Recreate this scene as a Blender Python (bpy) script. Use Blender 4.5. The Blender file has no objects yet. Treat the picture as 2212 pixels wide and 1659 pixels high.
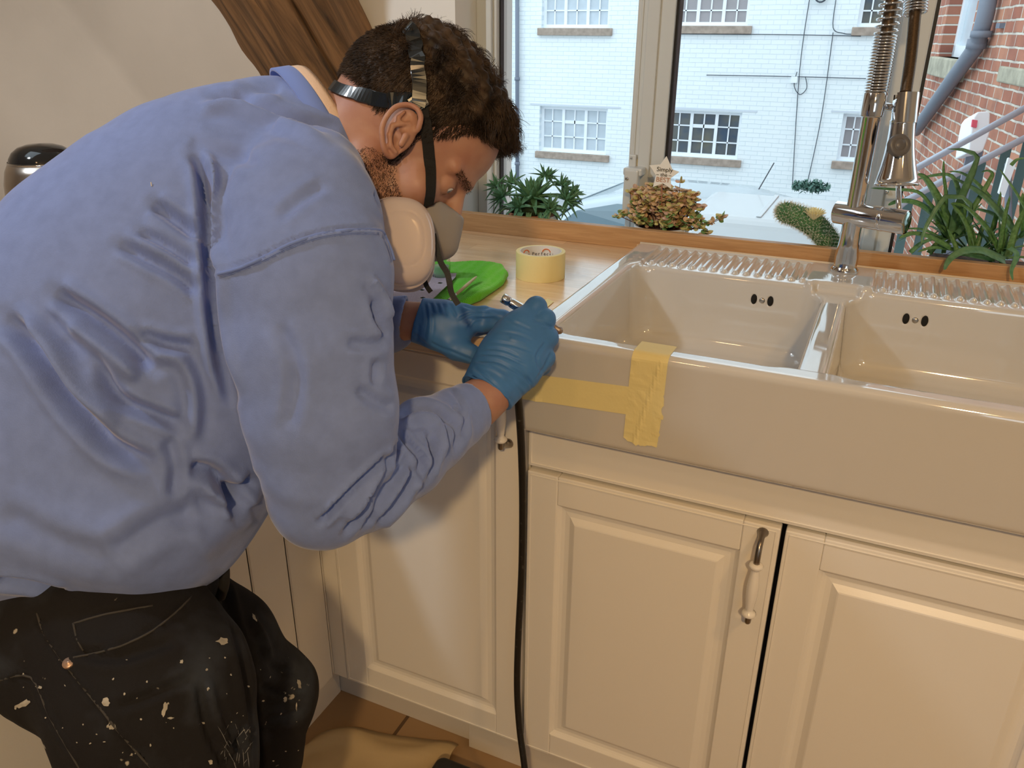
import bpy, math, random
import numpy as np
from mathutils import Vector, Matrix, noise as mnoise
import openvdb

# ---------------------------------------------------------------- camera, world, lights, exposure
S = bpy.context.scene
COL = S.collection
FPX = 1729.48
CAMP = np.array([0.442, -1.0027, 1.3203])
AX, AY, AZ = 1.1593, 0.0067, 0.4282

def _rot():
    cx, sx, cz, sz, cr, sr = (math.cos(AX), math.sin(AX), math.cos(AZ), math.sin(AZ), math.cos(AY), math.sin(AY))
    Rx = np.array([[1, 0, 0], [0, cx, -sx], [0, sx, cx]])
    Rz = np.array([[cz, -sz, 0], [sz, cz, 0], [0, 0, 1]])
    Rr = np.array([[cr, -sr, 0], [sr, cr, 0], [0, 0, 1]])
    return Rz @ Rx @ Rr
CR = _rot()
RIGHT, UP, FWD = CR[:, 0], CR[:, 1], -CR[:, 2]      # level-ish axes of the photograph, used to lay the figure out

def ray(u, v):
    return CR @ np.array([(u - 1106) / FPX, -(v - 829.5) / FPX, -1.0])
def P(u, v, d):                                     # a point at view depth d
    return CAMP + ray(u, v) * d
def on(u, v, ax, val):                              # the point of the plane axis = val
    r = ray(u, v); return CAMP + r * ((val - CAMP[ax]) / r[ax])
def pj(X):
    q = (np.asarray(X) - CAMP) @ CR
    return 1106 + FPX * q[..., 0] / -q[..., 2], 829.5 - FPX * q[..., 1] / -q[..., 2], -q[..., 2]

cam = bpy.data.cameras.new('camera'); camo = bpy.data.objects.new('camera', cam); COL.objects.link(camo)
cam.sensor_width = 36; cam.lens = 36 * FPX / 2212; cam.clip_start = 0.02; cam.clip_end = 200
M4 = Matrix([list(CR[i]) + [CAMP[i]] for i in range(3)] + [[0, 0, 0, 1]])
camo.matrix_world = M4; S.camera = camo

W = bpy.data.worlds.new('overcast'); S.world = W; W.use_nodes = True
_n = W.node_tree.nodes; _l = W.node_tree.links
_n['Background'].inputs[0].default_value = (0.78, 0.91, 1.0, 1); _n['Background'].inputs[1].default_value = 2.15

def lamp(name, typ, loc, energy, color, size=0.1, target=None, spot=None, blend=0.6):
    L = bpy.data.lights.new(name, typ); L.energy = energy; L.color = color
    if typ == 'AREA': L.shape = 'DISK'; L.size = size
    else: L.shadow_soft_size = size
    if typ == 'SPOT': L.spot_size = math.radians(spot); L.spot_blend = blend
    o = bpy.data.objects.new(name, L); COL.objects.link(o); o.location = loc
    if target is not None:
        o.rotation_euler = (Vector(target) - Vector(loc)).to_track_quat('-Z', 'Y').to_euler()
    return o
WARM = (1.0, 0.80, 0.60)
LAMPS = [((1.25, -0.90, 2.22), (0.75, 0.0, 0.2), 70, 26, (1, .58, .22)), ((-0.10, -1.40, 2.22), (-0.2, 0.0, 0.25), 62, 6, (1, .62, .30)),
         ((0.9, -2.3, 2.22), (0.4, -0.2, 0.9), 140, 106, (1, .66, .31)), ((-1.0, -0.9, 2.22), (-1.0, 0.6, 1.0), 125, 46, (.85, .93, 1.0))]  # last spot is an added cool fill for the left wall and the man's back
for _lp, _lt, _ls, _le, _lc in LAMPS: lamp('ceiling_lamps_and_fill', 'SPOT', _lp, _le, _lc, 0.06, _lt, _ls, 0.9)
# sampling guide for the daylight that comes in through the window (adds no light)
_p = bpy.data.lights.new('window_portal', 'AREA'); _p.shape = 'RECTANGLE'; _p.size = 1.75; _p.size_y = 1.25; _p.cycles.is_portal = True
_po = bpy.data.objects.new('window_portal', _p); COL.objects.link(_po); _po.location = (0.4, 0.83, 1.5); _po.rotation_euler = (math.radians(-90), 0, 0)

_p2 = bpy.data.lights.new('window_portal', 'AREA'); _p2.shape = 'RECTANGLE'; _p2.size = 1.15; _p2.size_y = 1.1; _p2.cycles.is_portal = True
_po2 = bpy.data.objects.new('window_portal', _p2); COL.objects.link(_po2); _po2.location = (1.6, -3.24, 1.5); _po2.rotation_euler = (math.radians(90), 0, 0)
_p3 = bpy.data.lights.new('window_portal', 'AREA'); _p3.shape = 'RECTANGLE'; _p3.size = .8; _p3.size_y = .9; _p3.cycles.is_portal = True
_po3 = bpy.data.objects.new('window_portal', _p3); COL.objects.link(_po3); _po3.location = (-1.15, -.55, 2.5)

S.view_settings.view_transform = 'Standard'; S.view_settings.look = 'None'
S.view_settings.exposure = 0.0; S.view_settings.gamma = 1.0; S.view_settings.use_curve_mapping = False

# ---------------------------------------------------------------- helpers
def arr(x): return np.asarray(x, float)
def nrm(v): v = arr(v); return v / (np.linalg.norm(v) + 1e-12)

class MB:
    def __init__(s): s.v = []; s.f = []; s.m = []; s.cur = 0
    def add(s, vs, fs):
        b = len(s.v); s.v.extend([tuple(map(float, p)) for p in vs]); s.f.extend([tuple(i + b for i in f) for f in fs]); s.m.extend([s.cur] * len(fs)); return s
    def box(s, x0, x1, y0, y1, z0, z1, T=None):
        vs = [(x, y, z) for x in (x0, x1) for y in (y0, y1) for z in (z0, z1)]
        if T is not None: vs = [tuple(T(p)) for p in vs]
        return s.add(vs, [(0, 1, 3, 2), (4, 6, 7, 5), (0, 4, 5, 1), (2, 3, 7, 6), (0, 2, 6, 4), (1, 5, 7, 3)])
    def tube(s, pts, r, n=12, cap=True, flat=None, up=None):
        pts = [arr(p) for p in pts]; k = len(pts)
        rs = r if hasattr(r, '__len__') else [r] * k
        T = [nrm(pts[min(i + 1, k - 1)] - pts[max(i - 1, 0)]) for i in range(k)]
        u = arr(up) if up is not None else (arr([0, 0, 1]) if abs(T[0][2]) < .9 else arr([1, 0, 0]))
        N = nrm(u - T[0] * u.dot(T[0])); vs = []; fs = []
        for i in range(k):
            N = nrm(N - T[i] * N.dot(T[i])); B = np.cross(T[i], N)
            fl = 1.0 if flat is None else flat
            for j in range(n):
                a = 2 * math.pi * j / n; vs.append(pts[i] + rs[i] * (math.cos(a) * N * fl + math.sin(a) * B))
        for i in range(k - 1):
            for j in range(n):
                fs.append((i * n + j, i * n + (j + 1) % n, (i + 1) * n + (j + 1) % n, (i + 1) * n + j))
        if cap: fs.append(tuple(range(n - 1, -1, -1))); fs.append(tuple((k - 1) * n + j for j in range(n)))
        return s.add(vs, fs)
    def lathe(s, prof, o=(0, 0, 0), ax=(0, 0, 1), n=32, cap=False):
        ax = nrm(ax); u = nrm(np.cross(ax, (0, 1, 0) if abs(ax[1]) < .9 else (1, 0, 0))); w = np.cross(ax, u); o = arr(o); vs = []; fs = []
        for r, h in prof:
            for j in range(n):
                a = 2 * math.pi * j / n; vs.append(o + ax * h + r * (math.cos(a) * u + math.sin(a) * w))
        k = len(prof)
        for i in range(k - 1):
            for j in range(n):
                fs.append((i * n + j, i * n + (j + 1) % n, (i + 1) * n + (j + 1) % n, (i + 1) * n + j))
        if cap: fs.append(tuple(range(n - 1, -1, -1))); fs.append(tuple((k - 1) * n + j for j in range(n)))
        return s.add(vs, fs)
    def grid(s, G):                                  # G[i][j] points
        a = len(G); b = len(G[0]); vs = [p for row in G for p in row]
        return s.add(vs, [(i * b + j, i * b + j + 1, (i + 1) * b + j + 1, (i + 1) * b + j) for i in range(a - 1) for j in range(b - 1)])
    def sphere(s, c, r, n=12, sc=(1, 1, 1)):
        pr = []; c = arr(c); vs = []; fs = []
        for i in range(n + 1):
            t = math.pi * i / n
            for j in range(2 * n):
                a = math.pi * j / n; vs.append(c + r * arr(sc) * arr([math.sin(t) * math.cos(a), math.sin(t) * math.sin(a), math.cos(t)]))
        for i in range(n):
            for j in range(2 * n):
                fs.append((i * 2 * n + j, (i + 1) * 2 * n + j, (i + 1) * 2 * n + (j + 1) % (2 * n), i * 2 * n + (j + 1) % (2 * n)))
        return s.add(vs, fs)
    def obj(s, name, mats, parent=None, smooth=False, bevel=0, seg=2, solid=0, subsurf=0, label=None, cat=None, kind=None, group=None, fixn=True):
        me = bpy.data.meshes.new(name); me.from_pydata(s.v, [], s.f)
        mats = mats if isinstance(mats, (list, tuple)) else [mats]
        for m in mats: me.materials.append(m)
        if len(mats) > 1: me.polygons.foreach_set('material_index', s.m)
        me.polygons.foreach_set('use_smooth', [smooth] * len(me.polygons)); me.validate(); me.update()
        if fixn:
            import bmesh
            bm = bmesh.new(); bm.from_mesh(me); bmesh.ops.recalc_face_normals(bm, faces=bm.faces); bm.to_mesh(me); bm.free()
        o = bpy.data.objects.new(name, me); COL.objects.link(o)
        if parent is not None: o.parent = parent
        if solid: m = o.modifiers.new('s', 'SOLIDIFY'); m.thickness = solid; m.offset = 0
        if bevel: m = o.modifiers.new('b', 'BEVEL'); m.width = bevel; m.segments = seg; m.limit_method = 'ANGLE'; m.angle_limit = math.radians(35); m.harden_normals = False
        if subsurf: m = o.modifiers.new('u', 'SUBSURF'); m.levels = subsurf; m.render_levels = subsurf
        tag(o, label, cat, group, kind)
        return o
def tag(o, label=None, cat=None, group=None, kind=None):
    if label: o['label'] = label
    if cat: o['category'] = cat
    if group: o['group'] = group
    if kind: o['kind'] = kind
    return o
def empty(name, loc=(0, 0, 0), label=None, cat=None, group=None, kind=None, parent=None):
    o = bpy.data.objects.new(name, None); COL.objects.link(o); o.empty_display_size = .05
    if parent is not None: o.parent = parent
    return tag(o, label, cat, group, kind)
def mk(): return MB()

def smooth_path(pts, k=6):                           # Catmull-Rom through the points
    pts = [arr(p) for p in pts]; out = []
    for i in range(len(pts) - 1):
        p0 = pts[max(i - 1, 0)]; p1 = pts[i]; p2 = pts[i + 1]; p3 = pts[min(i + 2, len(pts) - 1)]
        for j in range(k):
            t = j / k; out.append(.5 * (2 * p1 + (p2 - p0) * t + (2 * p0 - 5 * p1 + 4 * p2 - p3) * t * t + (3 * p1 - p0 - 3 * p2 + p3) * t ** 3))
    out.append(pts[-1]); return out

# ---------------------------------------------------------------- materials
def mat(name, col, rough=.5, metal=0, spec=.5, coat=0, noise=0, nscale=20, col2=None, bump=0, bscale=200, sss=0, trans=0, ior=1.45, sheen=0, alpha=1, stretch=None, bdist=.002, coords='Object'):
    m = bpy.data.materials.new(name); m.use_nodes = True; N = m.node_tree.nodes; L = m.node_tree.links; b = N['Principled BSDF']
    c = tuple(col) + (1,); b.inputs['Base Color'].default_value = c; b.inputs['Roughness'].default_value = rough
    b.inputs['Metallic'].default_value = metal; b.inputs['Specular IOR Level'].default_value = spec; b.inputs['Coat Weight'].default_value = coat
    b.inputs['Coat Roughness'].default_value = .05
    b.inputs['Transmission Weight'].default_value = trans; b.inputs['IOR'].default_value = ior; b.inputs['Alpha'].default_value = alpha
    if sss: b.inputs['Subsurface Weight'].default_value = sss; b.inputs['Subsurface Scale'].default_value = .008; b.inputs['Subsurface Radius'].default_value = (1, .35, .2)
    if sheen: b.inputs['Sheen Weight'].default_value = sheen; b.inputs['Sheen Roughness'].default_value = .4
    tc = N.new('ShaderNodeTexCoord'); mp = N.new('ShaderNodeMapping'); L.new(tc.outputs[coords], mp.inputs[0])
    if stretch: mp.inputs['Scale'].default_value = stretch
    if noise:
        nt = N.new('ShaderNodeTexNoise'); nt.inputs['Scale'].default_value = nscale; nt.inputs['Detail'].default_value = 6; L.new(mp.outputs[0], nt.inputs[0])
        mx = N.new('ShaderNodeMix'); mx.data_type = 'RGBA'; c2 = tuple(col2 if col2 else [x * (1 - noise) for x in col]) + (1,)
        cr = N.new('ShaderNodeValToRGB'); cr.color_ramp.elements[0].position = .35; cr.color_ramp.elements[1].position = .68
        L.new(nt.outputs[0], cr.inputs[0]); L.new(cr.outputs[0], mx.inputs[0]); mx.inputs[6].default_value = c; mx.inputs[7].default_value = c2; L.new(mx.outputs[2], b.inputs['Base Color'])
    if bump:
        nb = N.new('ShaderNodeTexNoise'); nb.inputs['Scale'].default_value = bscale; nb.inputs['Detail'].default_value = 4; L.new(mp.outputs[0], nb.inputs[0])
        bp = N.new('ShaderNodeBump'); bp.inputs['Strength'].default_value = bump; bp.inputs['Distance'].default_value = bdist; L.new(nb.outputs[0], bp.inputs['Height']); L.new(bp.outputs[0], b.inputs['Normal'])
    return m
def node(m, t): return m.node_tree.nodes.new(t)
def link(m, a, b): m.node_tree.links.new(a, b)

# ---------------------------------------------------------------- signed distance modelling
def smin(a, b, k):
    h = np.clip(.5 + .5 * (b - a) / k, 0, 1); return b * (1 - h) + a * h - k * h * (1 - h)
def smax(a, b, k): return -smin(-a, -b, k)
def sd_ell(p, c, r, R=None):
    q = p - arr(c)
    if R is not None: q = q @ R
    r = arr(r); k0 = np.linalg.norm(q / r, axis=1); k1 = np.linalg.norm(q / (r * r), axis=1) + 1e-9
    return k0 * (k0 - 1) / k1
def sd_cap(p, a, b, ra, rb=None, sc=None):           # capsule with linear taper; sc = (axis, factor) stretches the section
    rb = ra if rb is None else rb; a = arr(a); b = arr(b)
    q = p - a; d = b - a
    if sc is not None:
        ax, k = sc; ax = arr(ax); w = q @ ax; q = q - np.outer(w * (1 - 1 / k), ax); d = d - ax * (d @ ax) * (1 - 1 / k)
    h = np.clip(q @ d / (d @ d + 1e-12), 0, 1)
    return np.linalg.norm(q - np.outer(h, d), axis=1) - (ra + (rb - ra) * h)
def sd_chain(p, pts, rs, sc=None, k=.01):
    out = None
    for i in range(len(pts) - 1):
        d = sd_cap(p, pts[i], pts[i + 1], rs[i], rs[i + 1], sc if not isinstance(sc, list) else sc[i]); out = d if out is None else smin(out, d, k)
    return out
def sd_box(p, lo, hi, r=0):
    c = (arr(lo) + arr(hi)) / 2; h = (arr(hi) - arr(lo)) / 2 - r; q = np.abs(p - c) - h
    return np.linalg.norm(np.maximum(q, 0), axis=1) + np.minimum(q.max(axis=1), 0) - r

def sdf_arrays(f, lo, hi, h, margin=2.2):
    lo = arr(lo); hi = arr(hi); B = 12; nb = np.ceil((hi - lo) / (h * B)).astype(int)
    I = np.stack(np.meshgrid(*[np.arange(k) for k in nb], indexing='ij'), -1).reshape(-1, 3)
    C = lo + (I + .5) * B * h; dc = np.concatenate([f(C[i:i + 60000]) for i in range(0, len(C), 60000)])
    R = B * h * .87 * margin
    g = openvdb.FloatGrid(1.0)
    loc = np.stack(np.meshgrid(*[np.arange(B)] * 3, indexing='ij'), -1).reshape(-1, 3)
    near = I[np.abs(dc) <= R]; inn = I[dc < -R]
    for i in inn: g.fill(tuple(int(x) for x in i * B), tuple(int(x) for x in i * B + B - 1), -1.0, False)
    ch = 40
    for s in range(0, len(near), ch):
        blk = near[s:s + ch]; pts = (lo + (blk[:, None, :] * B + loc[None]) * h).reshape(-1, 3)
        d = f(pts).reshape(len(blk), B, B, B) / h
        for b, a in zip(blk, d): g.copyFromArray(np.ascontiguousarray(np.clip(a, -20, 20).astype(np.float32)), ijk=tuple(int(x) for x in b * B))
    pt, tri, quad = g.convertToPolygons(isovalue=0.0, adaptivity=0.0)
    return pt.astype(float) * h + lo, tri, quad
def np_mesh(name, V, quad, mats, parent=None, tri=None, smooth=True, flip=False, midx=None):
    me = bpy.data.meshes.new(name); nq = len(quad); nt = 0 if tri is None else len(tri)
    me.vertices.add(len(V)); me.vertices.foreach_set('co', np.asarray(V, np.float32).ravel())
    q = np.asarray(quad)[:, ::-1] if flip else np.asarray(quad)
    lp = q.ravel()
    if nt: t = np.asarray(tri)[:, ::-1] if flip else np.asarray(tri); lp = np.concatenate([lp, t.ravel()])
    me.loops.add(len(lp)); me.loops.foreach_set('vertex_index', lp.astype(np.int32)); me.polygons.add(nq + nt)
    st = np.concatenate([np.arange(nq) * 4, nq * 4 + np.arange(nt) * 3]).astype(np.int32); me.polygons.foreach_set('loop_start', st)
    me.polygons.foreach_set('use_smooth', np.full(nq + nt, smooth))
    for m in (mats if isinstance(mats, (list, tuple)) else [mats]): me.materials.append(m)
    if midx is not None: me.polygons.foreach_set('material_index', midx.astype(np.int32))
    me.update(calc_edges=True); me.validate()
    o = bpy.data.objects.new(name, me); COL.objects.link(o)
    if parent is not None: o.parent = parent
    return o
def vnormals(V, quad):
    a, b, c, d = (V[quad[:, i]] for i in range(4)); n = np.cross(c - a, d - b); out = np.zeros_like(V)
    for i in range(4): np.add.at(out, quad[:, i], n)
    return out / (np.linalg.norm(out, axis=1, keepdims=True) + 1e-12)
# ---------------------------------------------------------------- room shell
M_white = mat('window_wall_paint', (.86, .85, .82), .85, noise=.03, nscale=3, bump=.15, bscale=60)
M_cream = mat('old_plaster', (.72, .64, .55), .9, noise=.10, nscale=2.5, bump=.25, bscale=25, bdist=.004)
M_ceil = mat('ceiling_paint', (.78, .74, .68), .9)
M_upvc = mat('upvc', (.64, .665, .66), .28, spec=.5)
M_gask = mat('rubber_gasket', (.02, .022, .028), .5)
M_cab = mat('painted_cabinet', (.86, .83, .78), .34, spec=.45, bump=.05, bscale=300)
M_chrome = mat('chrome', (.72, .72, .73), .07, metal=1)
M_ceram = mat('white_ceramic', (.86, .83, .79), .12, spec=.5, coat=.4)
M_black = mat('black_plastic', (.012, .012, .013), .35)
M_dark = mat('slot_shade_black', (.01, .01, .01), .9)

def M_wood_make(name, c1, c2, axis_scale=(1, 9, 9), rough=.4, plank=None, bump=.2, wscale=7):
    m = mat(name, c1, rough); N = m.node_tree.nodes; b = N['Principled BSDF']
    tc = N['Texture Coordinate']; mp = node(m, 'ShaderNodeMapping'); mp.inputs['Scale'].default_value = axis_scale; link(m, tc.outputs['Object'], mp.inputs[0])
    n1 = node(m, 'ShaderNodeTexNoise'); n1.inputs['Scale'].default_value = wscale; n1.inputs['Detail'].default_value = 8; n1.inputs['Roughness'].default_value = .65; n1.inputs['Distortion'].default_value = .6
    link(m, mp.outputs[0], n1.inputs[0]); cr = node(m, 'ShaderNodeValToRGB'); cr.color_ramp.elements[0].position = .3; cr.color_ramp.elements[1].position = .72
    cr.color_ramp.elements[0].color = c1 + (1,); cr.color_ramp.elements[1].color = c2 + (1,); link(m, n1.outputs[0], cr.inputs[0])
    outc = cr.outputs[0]
    if plank:
        bt = node(m, 'ShaderNodeTexBrick'); bt.inputs['Scale'].default_value = 1; bt.inputs['Brick Width'].default_value = plank[0]; bt.inputs['Row Height'].default_value = plank[1]
        bt.inputs['Mortar Size'].default_value = .0004; bt.inputs['Color1'].default_value = (.82, .80, .78, 1); bt.inputs['Color2'].default_value = (1.12, 1.10, 1.08, 1); bt.inputs['Mortar'].default_value = (.6, .55, .5, 1)
        link(m, tc.outputs['Object'], bt.inputs[0]); mx = node(m, 'ShaderNodeMix'); mx.data_type = 'RGBA'; mx.blend_type = 'MULTIPLY'; mx.inputs[0].default_value = 1
        link(m, outc, mx.inputs[6]); link(m, bt.outputs[0], mx.inputs[7]); outc = mx.outputs[2]
    if plank: b.inputs['Coat Weight'].default_value = .8; b.inputs['Coat Roughness'].default_value = .20; b.inputs['Coat IOR'].default_value = 1.95
    link(m, outc, b.inputs['Base Color'])
    bp = node(m, 'ShaderNodeBump'); bp.inputs['Strength'].default_value = bump; bp.inputs['Distance'].default_value = .001; link(m, n1.outputs[0], bp.inputs['Height']); link(m, bp.outputs[0], b.inputs['Normal'])
    return m
M_work = M_wood_make('oiled_block_worktop', (.68, .45, .24), (.86, .66, .43), (1.2, 10, 10), .22, plank=(.33, .042))
M_oak = M_wood_make('oak_upstand', (.40, .21, .085), (.58, .34, .155), (1.2, 22, 22), .45)
M_beam = M_wood_make('aged_oak_beam', (.030, .020, .014), (.36, .19, .08), (10, 10, .8), .75, bump=1.0, wscale=4)

# floor tiles
M_floor = mat('stone_floor_tile', (.34, .22, .12), .45, noise=.3, nscale=9, bump=.15, bscale=40)
bt = node(M_floor, 'ShaderNodeTexBrick'); bt.offset = .5; bt.inputs['Scale'].default_value = 1; bt.inputs['Brick Width'].default_value = .30; bt.inputs['Row Height'].default_value = .30
bt.inputs['Mortar Size'].default_value = .004; bt.inputs['Color1'].default_value = (.36, .235, .13, 1); bt.inputs['Color2'].default_value = (.30, .19, .10, 1); bt.inputs['Mortar'].default_value = (.11, .065, .035, 1)
mpf = node(M_floor, 'ShaderNodeMapping'); mpf.inputs['Location'].default_value = (.13, .19, 0); link(M_floor, M_floor.node_tree.nodes['Texture Coordinate'].outputs['Object'], mpf.inputs[0]); link(M_floor, mpf.outputs[0], bt.inputs[0])
link(M_floor, bt.outputs[0], M_floor.node_tree.nodes['Principled BSDF'].inputs['Base Color'])

XW0, XW1, YW, YG = -.478, 1.30, .70, .80           # window opening in the wall, wall face, window frame face
ZS, ZT = .86, 2.10
mk().box(-2.6, 2.6, -3.2, .70, -.1, 0).obj('floor', M_floor, kind='structure')
mb = mk()                                            # window wall with its opening
mb.box(-.90, XW0, YW, YW + .30, 0, 2.45); mb.box(XW1, 2.6, YW, YW + .30, 0, 2.45); mb.box(XW0, XW1, YW, YW + .30, 0, ZS - .02); mb.box(XW0, XW1, YW, YW + .30, ZT, 2.45)
mb.obj('wall_window', M_white, kind='structure')
# cream wall left of the beam: two plaster faces that meet in a soft crease
A0, A1, A2 = np.array([-.85, .80, 0.]), np.array([-1.72, 1.02, 0]), np.array([-2.62, .55, 0])
up = np.array([0, 0, 2.45])
mb = mk()
a1t, a2t = A1 + [-.33, .0, 0], A2 + [-.2, 0, 0]
B1 = on(330, 220, 1, .9); T1 = on(150, 0, 1, .9)
dz = (T1 - B1) / (T1[2] - B1[2])
c0 = B1 - dz * B1[2]; c1 = B1 + dz * (2.45 - B1[2])
L0 = np.array([-2.75, c0[1] - 0.35, 0]); L1 = np.array([c1[0] - .8, c1[1] - 0.35, 2.45]); L0[0] = c0[0] - .8
G = []
for t in np.linspace(0, 1, 9):
    r = np.array([-.84, .90, 0]) * (1 - t) + np.array([-.84, .90, 2.45]) * t; c = c0 * (1 - t) + c1 * t; l = L0 * (1 - t) + L1 * t
    row = [r] + [r + (c - r) * s for s in (.5, .96)] + [c + [0, -.004, 0]] + [c + (l - c) * s for s in (.04, .5, 1)]
    G.append(row)
mb.grid(G).obj('wall_left', M_cream, smooth=True, kind='structure', solid=.06)
mk().box(-2.62, -2.5, -3.2, 1.0, 0, 2.45).obj('wall_side', M_cream, kind='structure')
mk().box(2.5, 2.6, -3.2, .70, 0, 2.45).obj('wall_right', M_white, kind='structure')
mb = mk(); mb.box(-2.6, 1.0, -3.3, -3.2, 0, 2.45); mb.box(2.2, 2.6, -3.3, -3.2, 0, 2.45); mb.box(1.0, 2.2, -3.3, -3.2, 0, .95); mb.box(1.0, 2.2, -3.3, -3.2, 2.05, 2.45)
mb.obj('wall_back', M_white, kind='structure')
mb = mk(); mb.box(1.0, 1.05, -3.28, -3.22, .95, 2.05); mb.box(2.15, 2.2, -3.28, -3.22, .95, 2.05); mb.box(1.57, 1.63, -3.28, -3.22, .95, 2.05); mb.box(1.05, 2.15, -3.28, -3.22, .95, 1.0); mb.box(1.05, 2.15, -3.28, -3.22, 2.0, 2.05)
mb.obj('window_2_added', M_upvc, kind='structure')  # unseen back window, added to let soft cool daylight in
SK = (-1.55, -.75, -1.0, -.1)                        # unseen roof window over the left-hand run, added for cool top light
mb = mk(); mb.box(-4.2, SK[0], -3.3, 1.3, 2.45, 2.52); mb.box(SK[1], 2.6, -3.3, 1.3, 2.45, 2.52); mb.box(SK[0], SK[1], -3.3, SK[2], 2.45, 2.52); mb.box(SK[0], SK[1], SK[3], 1.3, 2.45, 2.52)
mb.obj('ceiling', M_ceil, kind='structure')
mb = mk(); a, b, c, d = SK; mb.box(a, a + .04, c, d, 2.44, 2.53); mb.box(b - .04, b, c, d, 2.44, 2.53); mb.box(a + .04, b - .04, c, c + .04, 2.44, 2.53); mb.box(a + .04, b - .04, d - .04, d, 2.44, 2.53); mb.obj('window_3_added', M_upvc, kind='structure')

# timber beam (a leaning roof strut in front of the wall corner)
def beam():
    y = .50
    e = [on(450, 0, 1, y), on(543, 0, 1, y - .06), on(687, 0, 1, y)]
    f = [on(557, 166, 1, y + .10), on(651, 174, 1, y + .05), on(745, 105, 1, y + .07)]
    dirs = nrm((f[0] - e[0]) / 2 + (f[1] - e[1]) / 2 + (f[2] - e[2]) / 2)
    back = [e[2] + [0, .16, 0], e[0] + [0, .16, 0]]
    ring = [e[0], e[1], e[2], back[0], back[1]]
    rnd = random.Random(4); G = []
    n = 90
    cs = []
    for i, p in enumerate(ring):
        q = ring[(i + 1) % 5]
        for s in np.linspace(0, 1, 14, endpoint=False): cs.append((arr(p) * (1 - s) + arr(q) * s, i, s))
    cen = sum(ring) / 5
    for k in range(n + 1):
        t = -.75 + 1.75 * k / n
        row = []
        for p, i, s in cs:
            X = p + dirs * t
            nn = nrm(p - cen)
            w = mnoise.noise(Vector((X[0] * 5, X[1] * 5, t * 5))) * .003 + mnoise.noise(Vector((p[0] * 60, p[1] * 60, t * 9))) * .0022
            crk = -.035 * math.exp(-((s - .62 - .05 * math.sin(t * 9)) / .035) ** 2) if i == 1 else 0
            edge = -.010 * (math.exp(-(min(s, 1 - s) / .06) ** 2)) * (0.6 + mnoise.noise(Vector((t * 12, i, 0))))
            row.append(X + nn * (w + crk + edge))
        G.append(row + [row[0]])
    return mk().grid(G)
bo = beam().obj('trim_1', M_beam, smooth=True, kind='structure')
_bd = nrm(on(651, 174, 1, .55) - on(543, 0, 1, .44)); _q = Vector(_bd).to_track_quat('Z', 'Y').to_matrix().to_4x4()
bo.data.transform(_q.inverted()); bo.matrix_world = _q

# ---------------------------------------------------------------- window_1 : frame, mullions, sashes, glass
M_glass = mat('window_glass', (.93, .97, .97), .0, trans=1, ior=1.1, spec=.5)
win = empty('window_1', kind='structure')
y0, y1 = YG, YG + .06
mb = mk()
mb.box(XW0, XW0 + .052, y0, y1, ZS, ZT)                                   # left jamb
mb.box(XW0 + .03, XW0 + .044, y0 - .012, y0, ZS, ZT)
mb.box(XW1 - .05, XW1, y0, y1, ZS, ZT); mb.box(XW0, XW1, y0, y1, ZT - .05, ZT); mb.box(XW0, XW1, y0, y1, ZS - .02, ZS + .03)
mb.obj('window_frame', M_upvc, win, bevel=.003)
def mull(x0, x1, name):
    m = mk(); m.box(x0, x1, y0 - .004, y1, ZS, ZT); w = x1 - x0
    m.box(x0 + w * .28, x0 + w * .62, y0 - .010, y0, ZS, ZT); m.box(x0 + w * .10, x0 + w * .17, y0 - .007, y0, ZS, ZT)
    m.obj('mullion', M_upvc, win, bevel=.0025)
m1a, m1b = on(1368, 200, 1, y0)[0], on(1446, 200, 1, y0)[0]
m2a, m2b = on(1893, 300, 1, y0)[0] - .012, on(1966, 300, 1, y0)[0]
mull(m1a, m1b, 'm'); mull(m2a, m2b, 'm')
g = mk()
g.box(XW0 + .052, XW0 + .0555, y0 + .016, y0 + .034, ZS, ZT)
for x in (m1b, m2b): g.box(x, x + .0065, y0 + .006, y0 + .036, ZS, ZT)
for x in (m1a, m2a): g.box(x - .003, x, y0 + .01, y1, ZS, ZT)
g.obj('gasket', M_gask, win)
for a, b in ((XW0 + .052, m1a), (m1b, m2a), (m2b, XW1 - .05)):
    mk().box(a, b, y0 + .028, y0 + .032, ZS + .03, ZT - .05).obj('pane', M_glass, win)
mk().box(XW0, XW1, YW - .055, YG + .02, ZS - .03, ZS).obj('window_sill', mat('sill_paint', (.8, .8, .78), .3), win, bevel=.003)
# window handle (espagnolette) on the first mullion
h = mk()
hp = lambda u, v, d=0: on(u, v, 1, y0 - .012 - d)
def bx(u0, v0, u1, v1, t0, t1, m):
    a = on(u0, v0, 1, y0 - t1); b = on(u1, v1, 1, y0 - t1); m.box(min(a[0], b[0]), max(a[0], b[0]), y0 - t1, y0 - t0, min(a[2], b[2]), max(a[2], b[2]))
bx(1348, 366, 1372, 470, .030, .050, h); bx(1346, 362, 1385, 382, .004, .046, h)
ho = h.obj('handle', M_upvc, win, bevel=.004, seg=3)
k = mk(); c = on(1354, 386, 1, y0 - .051); k.lathe([(0, .001), (.0035, .001), (.0042, 0), (.0042, -.002)], c, (0, -1, 0), 20); k.obj('lock', M_chrome, ho, smooth=True)
h = mk(); bx(1359, 334, 1372, 366, .004, .016, h); h.obj('catch', M_upvc, win, bevel=.002)
h = mk(); bx(1374, 344, 1388, 384, .004, .007, h); h.obj('spacer', mat('yellowed_plastic', (.72, .62, .40), .5), win)
c = on(1364, 342, 1, y0 - .017); mk().lathe([(0, .001), (.0022, .001), (.003, 0), (.003, -.001)], c, (0, -1, 0), 16).obj('screw', M_chrome, win, smooth=True)
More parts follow.
